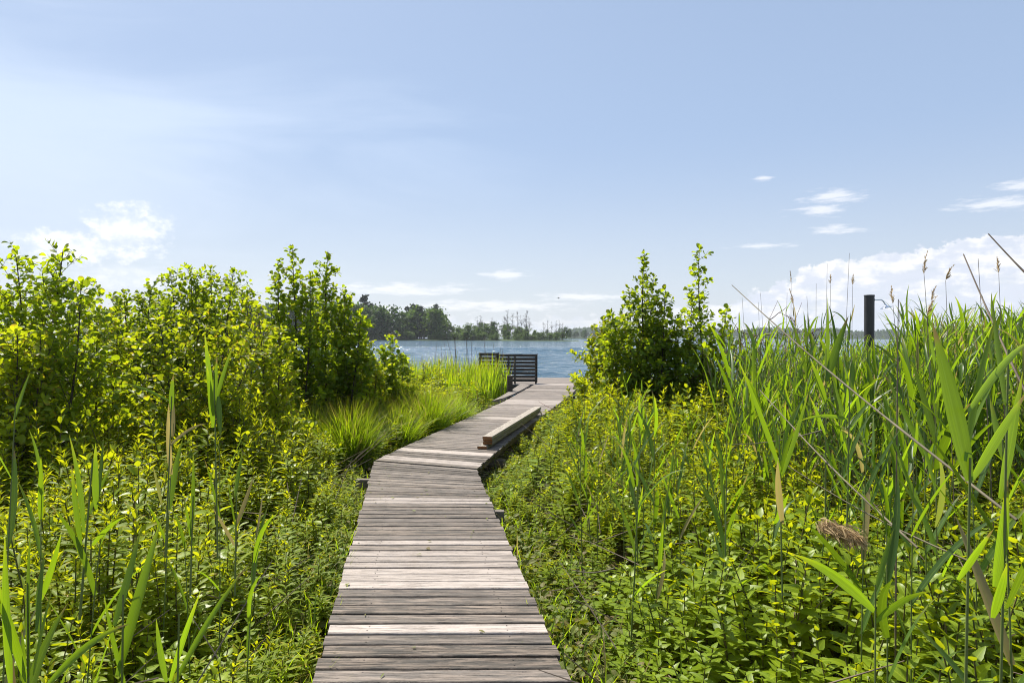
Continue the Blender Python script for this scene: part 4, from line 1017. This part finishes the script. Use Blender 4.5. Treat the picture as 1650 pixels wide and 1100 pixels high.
# ----------------------------------------------------------------- far shores
ISL = 400.0
def land(name, pts, Y, z, depth, mat):
    g = Geo(); n = len(pts); rs = np.random.RandomState(4); V = []
    for i, (x, h) in enumerate(pts):
        for (dy, f) in ((-depth * .5, -.6), (-depth * .42, .25), (-depth * .2, 1), (depth * .3, 1), (depth * .5, -.6)):
            V.append((x, Y + dy + rs.normal(0, depth * .015), h * f))
    Q = [(i * 5 + j, (i + 1) * 5 + j, (i + 1) * 5 + j + 1, i * 5 + j + 1) for i in range(n - 1) for j in range(4)]
    g.add(V, Q); o = g.build(name, mat, smooth=True); o['kind'] = 'structure'; return o
def pxx(x, Y): return (x - 825) / F * Y
land('island_terrain', [(pxx(x, ISL), h) for x, h in ((330, .7), (420, 1), (500, 1), (560, 1), (620, 1), (680, .9), (720, .9), (780, 1), (830, .9), (870, .8), (905, .6), (925, .3), (940, -.5))], ISL, 1, 60, M['bank'])
land('headland_terrain', [(pxx(x, 900), h) for x, h in ((820, 1), (880, 1.2), (920, 1.2), (960, 1.2), (1010, 1), (1060, -.5))], 900, 1, 80, M['tree0'])
land('far_shore_terrain', [(pxx(x, 1900), h) for x, h in ((900, 2), (1100, 4), (1300, 5), (1500, 6), (1700, 6), (2000, 6), (2300, 6))], 1900, 1, 200, M['tree0'])

def bark_tree(g, rs, h, r, branches, spread):
    m = 7; t = np.linspace(0, 1, m); b = rs.normal(0, .03 * h, 2); P = np.stack([b[0] * t ** 2, b[1] * t ** 2, t * h], -1)
    tubes(g, P[None], (r * (1 - .88 * t))[None], 6)
    B = []; ends = []
    for k in range(branches):
        tt = rs.uniform(.3, .97); p = np.array([np.interp(tt, t, P[:, j]) for j in range(3)]); a = rs.uniform(0, 6.28); el = R(rs.uniform(15, 60))
        l = spread * (1.15 - tt) * rs.uniform(.6, 1.3); d = np.array([math.cos(a) * math.cos(el), math.sin(a) * math.cos(el), math.sin(el)]); q = [p]
        for _ in range(4): d = norm(d + rs.normal(0, .2, 3)); q.append(q[-1] + d * l / 4)
        B.append(q); ends += q[2:]
        for _ in range(3):
            s = q[rs.randint(1, 5)]; d2 = norm(d + rs.normal(0, .7, 3)); e = [s]
            for _ in range(4): e.append(e[-1] + d2 * l * .11); d2 = norm(d2 + rs.normal(0, .25, 3))
            B.append(e); ends.append(e[-1])
    tubes(g, np.array(B), (r * .30 * np.linspace(1, .4, 5))[None].repeat(len(B), 0), 4)
    return P, np.array(ends)
def tree_meshes(kind, seed):
    rs = np.random.RandomState(seed); gt, gc = Geo(), Geo()
    if kind == 'dead':
        bark_tree(gt, rs, 1.0, .012, 26, .30); return gt.mesh('trunk', [M['deadwood']]), None
    if kind == 'pine':
        P, ends = bark_tree(gt, rs, 1.0, .016, 16, .30); N = 420
        c = ends[rs.randint(len(ends), size=N)] + rs.normal(0, 1, (N, 3)) * np.array([.035, .035, .022]); mt = 'pine'
    else:
        P, ends = bark_tree(gt, rs, .92, .016, 20, .42); N = 620
        c = ends[rs.randint(len(ends), size=N)] + rs.normal(0, 1, (N, 3)) * np.array([.055, .055, .045])
        low = rs.rand(N) < .3; c[low, 2] *= rs.uniform(.2, .8, low.sum()); c[low, :2] *= 1.1; mt = 'tree0' if kind == 'dark' else 'tree1'
    c[:, 2] = np.clip(c[:, 2], .04, 1.06); s = rs.uniform(.022, .05, len(c))
    blades(gc, c, rdir(rs, len(c)), rdir(rs, len(c)), s * 1.6, s * .62, [.4, 1, .4], droop=.3, fold=.3, rnd=rs.rand(len(c)))
    return gt.mesh('trunk', [M['bark']]), gc.mesh('crown', [M[mt]])
TM = {k: [tree_meshes(k, 40 + 10 * i + j) for j in range(n)] for i, (k, n) in enumerate((('dark', 5), ('pale', 4), ('pine', 4), ('dead', 5)))}
LABT = {'dark': 'dark leafy tree in the wood on the island across the lake', 'pale': 'paler bushy tree on the island across the lake',
        'pine': 'tall narrow dark conifer rising over the island wood', 'dead': 'bare leafless tree standing on the low end of the island'}
rf = np.random.RandomState(71); tc = 0
def far_tree(kind, x_px, top_px, Y, widen=1.0, foot=.5, lab=None, grp=None):
    global tc
    tr, cr = TM[kind][tc % len(TM[kind])]; tc += 1
    h = ZC + (HY - top_px) / F * Y - foot
    r = empty({'dark': 'leafy_tree', 'pale': 'leafy_tree', 'pine': 'pine_tree', 'dead': 'bare_tree'}[kind], (pxx(x_px, Y), Y, foot), rf.uniform(0, 6.28)); r.scale = (h * widen, h * widen, h)
    tag(r, lab or LABT[kind], 'tree', grp or {'dark': 'leafy trees on the island', 'pale': 'pale trees on the island', 'pine': 'conifers on the island', 'dead': 'bare trees on the island'}[kind])
    for nm, me in (('trunk', tr), ('crown', cr)):
        if me is None: continue
        o = bpy.data.objects.new(nm, me); COL.objects.link(o); o.parent = r
SKY_L = [(340, 494), (420, 492), (500, 490), (560, 490), (590, 493), (615, 495), (640, 493), (665, 496), (690, 501), (710, 499), (725, 509), (740, 517), (760, 516), (790, 517), (810, 516), (835, 522), (850, 526), (870, 529), (905, 532), (925, 541)]
for k in range(165):
    x = rf.uniform(400, 870); top = np.interp(x, [p[0] for p in SKY_L], [p[1] for p in SKY_L]) + abs(rf.normal(0, 11)) - 4
    Yk = ISL + rf.uniform(-18, 22)
    if x > 735: top += rf.uniform(0, 12) 
    kind = rf.choice(['dark', 'pale', 'pine', 'pale'] if x < 730 else ['dark', 'pale', 'pale'])
    top = min(top, 536)
    far_tree(kind, x, min(top, 534), Yk, 1.15 if kind != 'pine' else .9)
for (x, t) in ((818, 500), (825, 503), (834, 502), (840, 508), (846, 505), (852, 512), (812, 508), (848, 500), (770, 510), (775, 508), (793, 512), (876, 518), (882, 516), (889, 518), (896, 516), (901, 516), (906, 519)):
    far_tree('dead', x, t, ISL + rf.uniform(-8, 8), 1.0)
for (x, t) in ((586, 478), (703, 492), (665, 490), (912, 526)):
    far_tree('pine' if x != 912 else 'dark', x, t, ISL + 5, .8 if x != 912 else 1.3, lab={586: 'tall wispy conifer above the left alders on the island', 703: 'conifer with the sharpest crown in the middle of the island wood', 665: 'round-topped dark conifer on the island', 912: 'lone dark round tree near the right tip of the island'}[x])
for k in range(70):
    x = rf.uniform(590, 922); far_tree('pale', x, rf.uniform(533, 541), ISL - rf.uniform(14, 22), 2.2, .3, 'low bush on the shoreline of the island', 'bushes along the island shore')
for k in range(30):
    x = rf.uniform(880, 1010); far_tree(rf.choice(['dark', 'pine']), x, rf.uniform(527, 538), 900 + rf.uniform(-20, 20), 1.2, 1.0, 'tree on the wooded headland beyond the island tip', 'trees on the far headland')
def far_wood():
    rs = np.random.RandomState(81); g = Geo(); tms = []
    for j in range(5):
        q = Geo(); v, qq, a, m = None, None, None, None
        N = 46; z = rs.rand(N) ** .8; r = .24 * np.sin(np.pi * np.clip(z * .85 + .12, 0, 1)) ; aa = rs.uniform(0, 6.28, N)
        c = np.stack([np.cos(aa) * r, np.sin(aa) * r, z], -1); s = rs.uniform(.09, .17, N)
        blades(q, c, rdir(rs, N), rdir(rs, N), s * 1.5, s * .6, [.5, 1, .4], fold=.3, rnd=rs.rand(N)); tms.append(q.arrays())
    for k in range(1700):
        x = rs.uniform(900, 2250); Y = 1900 + rs.uniform(-85, 60); h = (rs.uniform(.75, 1.0) + .12 * math.sin(x * .021) + .1 * math.sin(x * .067)) * 24
        place(g, tms[k % 5], (pxx(x, Y), Y, 3), rs.uniform(0, 6.28), (h * .8, h * .8, h))
    o = g.build('far_woods', M['tree0']); o['kind'] = 'stuff'; tag(o, 'dark wooded far shore along the horizon on the right', 'woods')
far_wood()

# ----------------------------------------------------------------- light, sky, camera
def haze():
    g = Geo(); box(g, (0, 1480, 19), (6900, 3020, 44)); mt, t, out = newmat('lake_haze')
    pv = t.new('ShaderNodeVolumePrincipled'); pv.inputs['Color'].default_value = (.86, .92, 1, 1); pv.inputs['Density'].default_value = 0.00013; pv.inputs['Anisotropy'].default_value = .3
    t.l.new(pv.outputs[0], out.inputs['Volume']); o = g.build('haze', mt); o['kind'] = 'stuff'
haze()
SUN_AZ, SUN_EL = R(-38), R(54)      # azimuth from +Y towards +X
def world():
    w = bpy.data.worlds.new('World'); SC.world = w; w.use_nodes = True
    t = NT(w.node_tree); t.n.clear()
    out = t.new('ShaderNodeOutputWorld'); bg = t.new('ShaderNodeBackground')
    sky = t.new('ShaderNodeTexSky', sky_type='NISHITA'); sky.sun_disc = False
    sky.sun_elevation = SUN_EL; sky.sun_rotation = SUN_AZ; sky.altitude = 0; sky.air_density = 1.0; sky.dust_density = 1.2; sky.ozone_density = 2.0
    tc = t.new('ShaderNodeTexCoord'); x, y, z = t.sep(tc.outputs['Generated'])[0:3]
    DEG = 57.29578
    az = t.m('MULTIPLY', t.m('ARCTAN2', x, y), DEG); el = t.m('MULTIPLY', t.m('ARCSINE', z), DEG)
    p = t.vec(az, el, 0.0)
    def mapped(sx, sy, off=(0, 0, 0)):
        mp = t.new('ShaderNodeMapping'); mp.inputs['Scale'].default_value = (sx, sy, 1); mp.inputs['Location'].default_value = off; t.l.new(p, mp.inputs[0]); return mp.outputs[0]
    # cumulus bank on the right: top line by azimuth
    fc = t.new('ShaderNodeFloatCurve'); cu = fc.mapping.curves[0]
    pts = [(-60, .8), (-30, .6), (-8, 1.5), (2, 1.6), (9, 2.0), (15, 2.6), (19, 3.6), (22, 4.6), (25.5, 6.0), (28, 6.3), (31, 6.6), (33, 7.0), (37, 7.0), (50, 5.5), (60, 3)]
    to = lambda a, e: ((a + 60) / 120, e / 10)
    cu.points[0].location = to(*pts[0]); cu.points[-1].location = to(*pts[-1])
    for q in pts[1:-1]: cu.points.new(*to(*q))
    fc.mapping.update(); t.put(fc.inputs[1], t.m('DIVIDE', t.m('ADD', az, 60.0), 120.0, clamp=True))
    top = t.m('MULTIPLY', fc.outputs[0], 10.0)
    n_c = t.noise(mapped(.62, .85), 1.0, 10, 0.60); n_f = t.noise(mapped(.35, 1.5, (7, 3, 0)), 1.0, 6, 0.55)
    edge = t.m('SUBTRACT', t.m('ADD', top, t.m('MULTIPLY', t.m('SUBTRACT', n_c, .5), 3.2)), el)
    front = t.ramp(az, 9, 22)
    bank = t.m('MULTIPLY', t.ramp(edge, 0.0, 0.30), t.ramp(n_f, .25, .55, .55, 1.0))
    bank = t.m('MULTIPLY', bank, t.m('ADD', .40, t.m('MULTIPLY', front, .58)))
    # small cumulus on the left
    def blob(a0, e0, ra, re):
        da = t.m('DIVIDE', t.m('SUBTRACT', az, a0), ra); de = t.m('DIVIDE', t.m('SUBTRACT', el, e0), re)
        return t.m('SUBTRACT', 1.0, t.m('SQRT', t.m('ADD', t.m('MULTIPLY', da, da), t.m('MULTIPLY', de, de))))
    n_l = t.noise(mapped(.8, 1.1, (3, 9, 0)), 1.0, 8, .6)
    cl = t.m('ADD', t.m('MAXIMUM', blob(-29.4, 7.6, 3.4, 2.3), blob(-32.6, 6.2, 4.4, 1.5)), t.m('MULTIPLY', t.m('SUBTRACT', n_l, .5), 2.0))
    cl = t.m('MULTIPLY', t.ramp(cl, .0, .65), .72)
    lo = t.m('MULTIPLY', t.ramp(t.m('ADD', blob(-29, 4.2, 6, 1.3), t.m('MULTIPLY', t.m('SUBTRACT', n_f, .5), 1.6)), .0, .8), .45)
    # wisps
    n_w = t.noise(mapped(.5, 2.6, (1, 2, 0)), 1.0, 7, .62)
    ws = None
    for b in ((25.3, 10.6, 2.6, .75), (24.2, 9.7, 2.4, .6), (25.2, 8.2, 3.0, .42), (20.4, 7.2, 3.0, .28), (35.3, 9.2, 3.6, .60), (37, 10.2, 2.6, .5), (20.0, 12.4, 1.0, .3), (-.3, 5.2, 2.8, .55), (-9, 3.9, 7.5, .7), (-2, 2.6, 10, .65), (-14, 2.2, 8, .5), (6, 3.4, 5, .5)):
        bb = blob(*b); ws = bb if ws is None else t.m('MAXIMUM', ws, bb)
    ws = t.ramp(t.m('ADD', ws, t.m('MULTIPLY', t.m('SUBTRACT', n_w, .5), 2.6)), .05, 1.0)
    ws = t.m('MULTIPLY', ws, .62)
    # thin veil on the left and haze towards the horizon
    n_v = t.noise(mapped(.035, .16, (5, 5, 0)), 1.0, 5, .55, .6)
    veil = t.m('MULTIPLY', t.ramp(t.m('ADD', blob(-46, 14, 50, 12), t.m('MULTIPLY', t.m('SUBTRACT', n_v, .5), 1.5)), .0, .95), .9)
    haze = t.ramp(el, -2.0, 34.0, .74, .52, smooth=False)
    base = t.mix(veil, sky.outputs[0], (11.0, 11.8, 12.6))
    base = t.mix(haze, base, t.mix(t.ramp(el, .5, 17.0), (8.6, 9.4, 10.6), (5.65, 7.35, 10.35)))
    shade = t.noise(mapped(.5, .9, (2, -.35, 0)), 1.0, 7, .55)
    ccol = t.mix(t.ramp(t.m('ADD', shade, t.m('MULTIPLY', edge, -.02)), .40, .60), (8.3, 8.9, 10.2), (11.2, 11.2, 11.4))
    base = t.mix(bank, base, ccol)
    base = t.mix(t.m('MAXIMUM', cl, lo), base, t.mix(t.ramp(n_l, .4, .62), (9.6, 10.2, 11.2), (12.3, 12.3, 12.4)))
    base = t.mix(ws, base, (11.8, 11.8, 12.1))
    t.l.new(base, bg.inputs[0]); bg.inputs[1].default_value = 0.056
    t.l.new(bg.outputs[0], out.inputs[0])
world()

sl = bpy.data.lights.new('sun', 'SUN'); sl.energy = 5.0; sl.angle = R(.55); sl.color = (1, .94, .83)
so = bpy.data.objects.new('sun', sl); COL.objects.link(so)
sd = np.array([math.sin(SUN_AZ) * math.cos(SUN_EL), math.cos(SUN_AZ) * math.cos(SUN_EL), math.sin(SUN_EL)])
import mathutils
so.rotation_euler = mathutils.Vector(tuple(sd)).to_track_quat('Z', 'Y').to_euler(); so.location = (-8, 15, 20)

cam = bpy.data.cameras.new('camera'); co = bpy.data.objects.new('camera', cam); COL.objects.link(co)
cam.sensor_width = 36; cam.lens = F / 1650 * 36; cam.clip_start = .05; cam.clip_end = 12000
cam.shift_y = -(550 - HY) / 1650
co.location = (0, 0, ZC); co.rotation_euler = (R(90), R(-.2), 0)
SC.camera = co

SC.view_settings.view_transform = 'Standard'; SC.view_settings.look = 'None'; SC.view_settings.exposure = 0.78; SC.view_settings.gamma = 1
SC.render.engine = 'CYCLES'
cy = SC.cycles
cy.max_bounces = 8; cy.diffuse_bounces = 4; cy.glossy_bounces = 3; cy.transmission_bounces = 4; cy.transparent_max_bounces = 4
cy.sample_clamp_indirect = 6; cy.caustics_reflective = False; cy.caustics_refractive = False
cy.use_denoising = True; cy.use_adaptive_sampling = False; cy.filter_width = 1.05
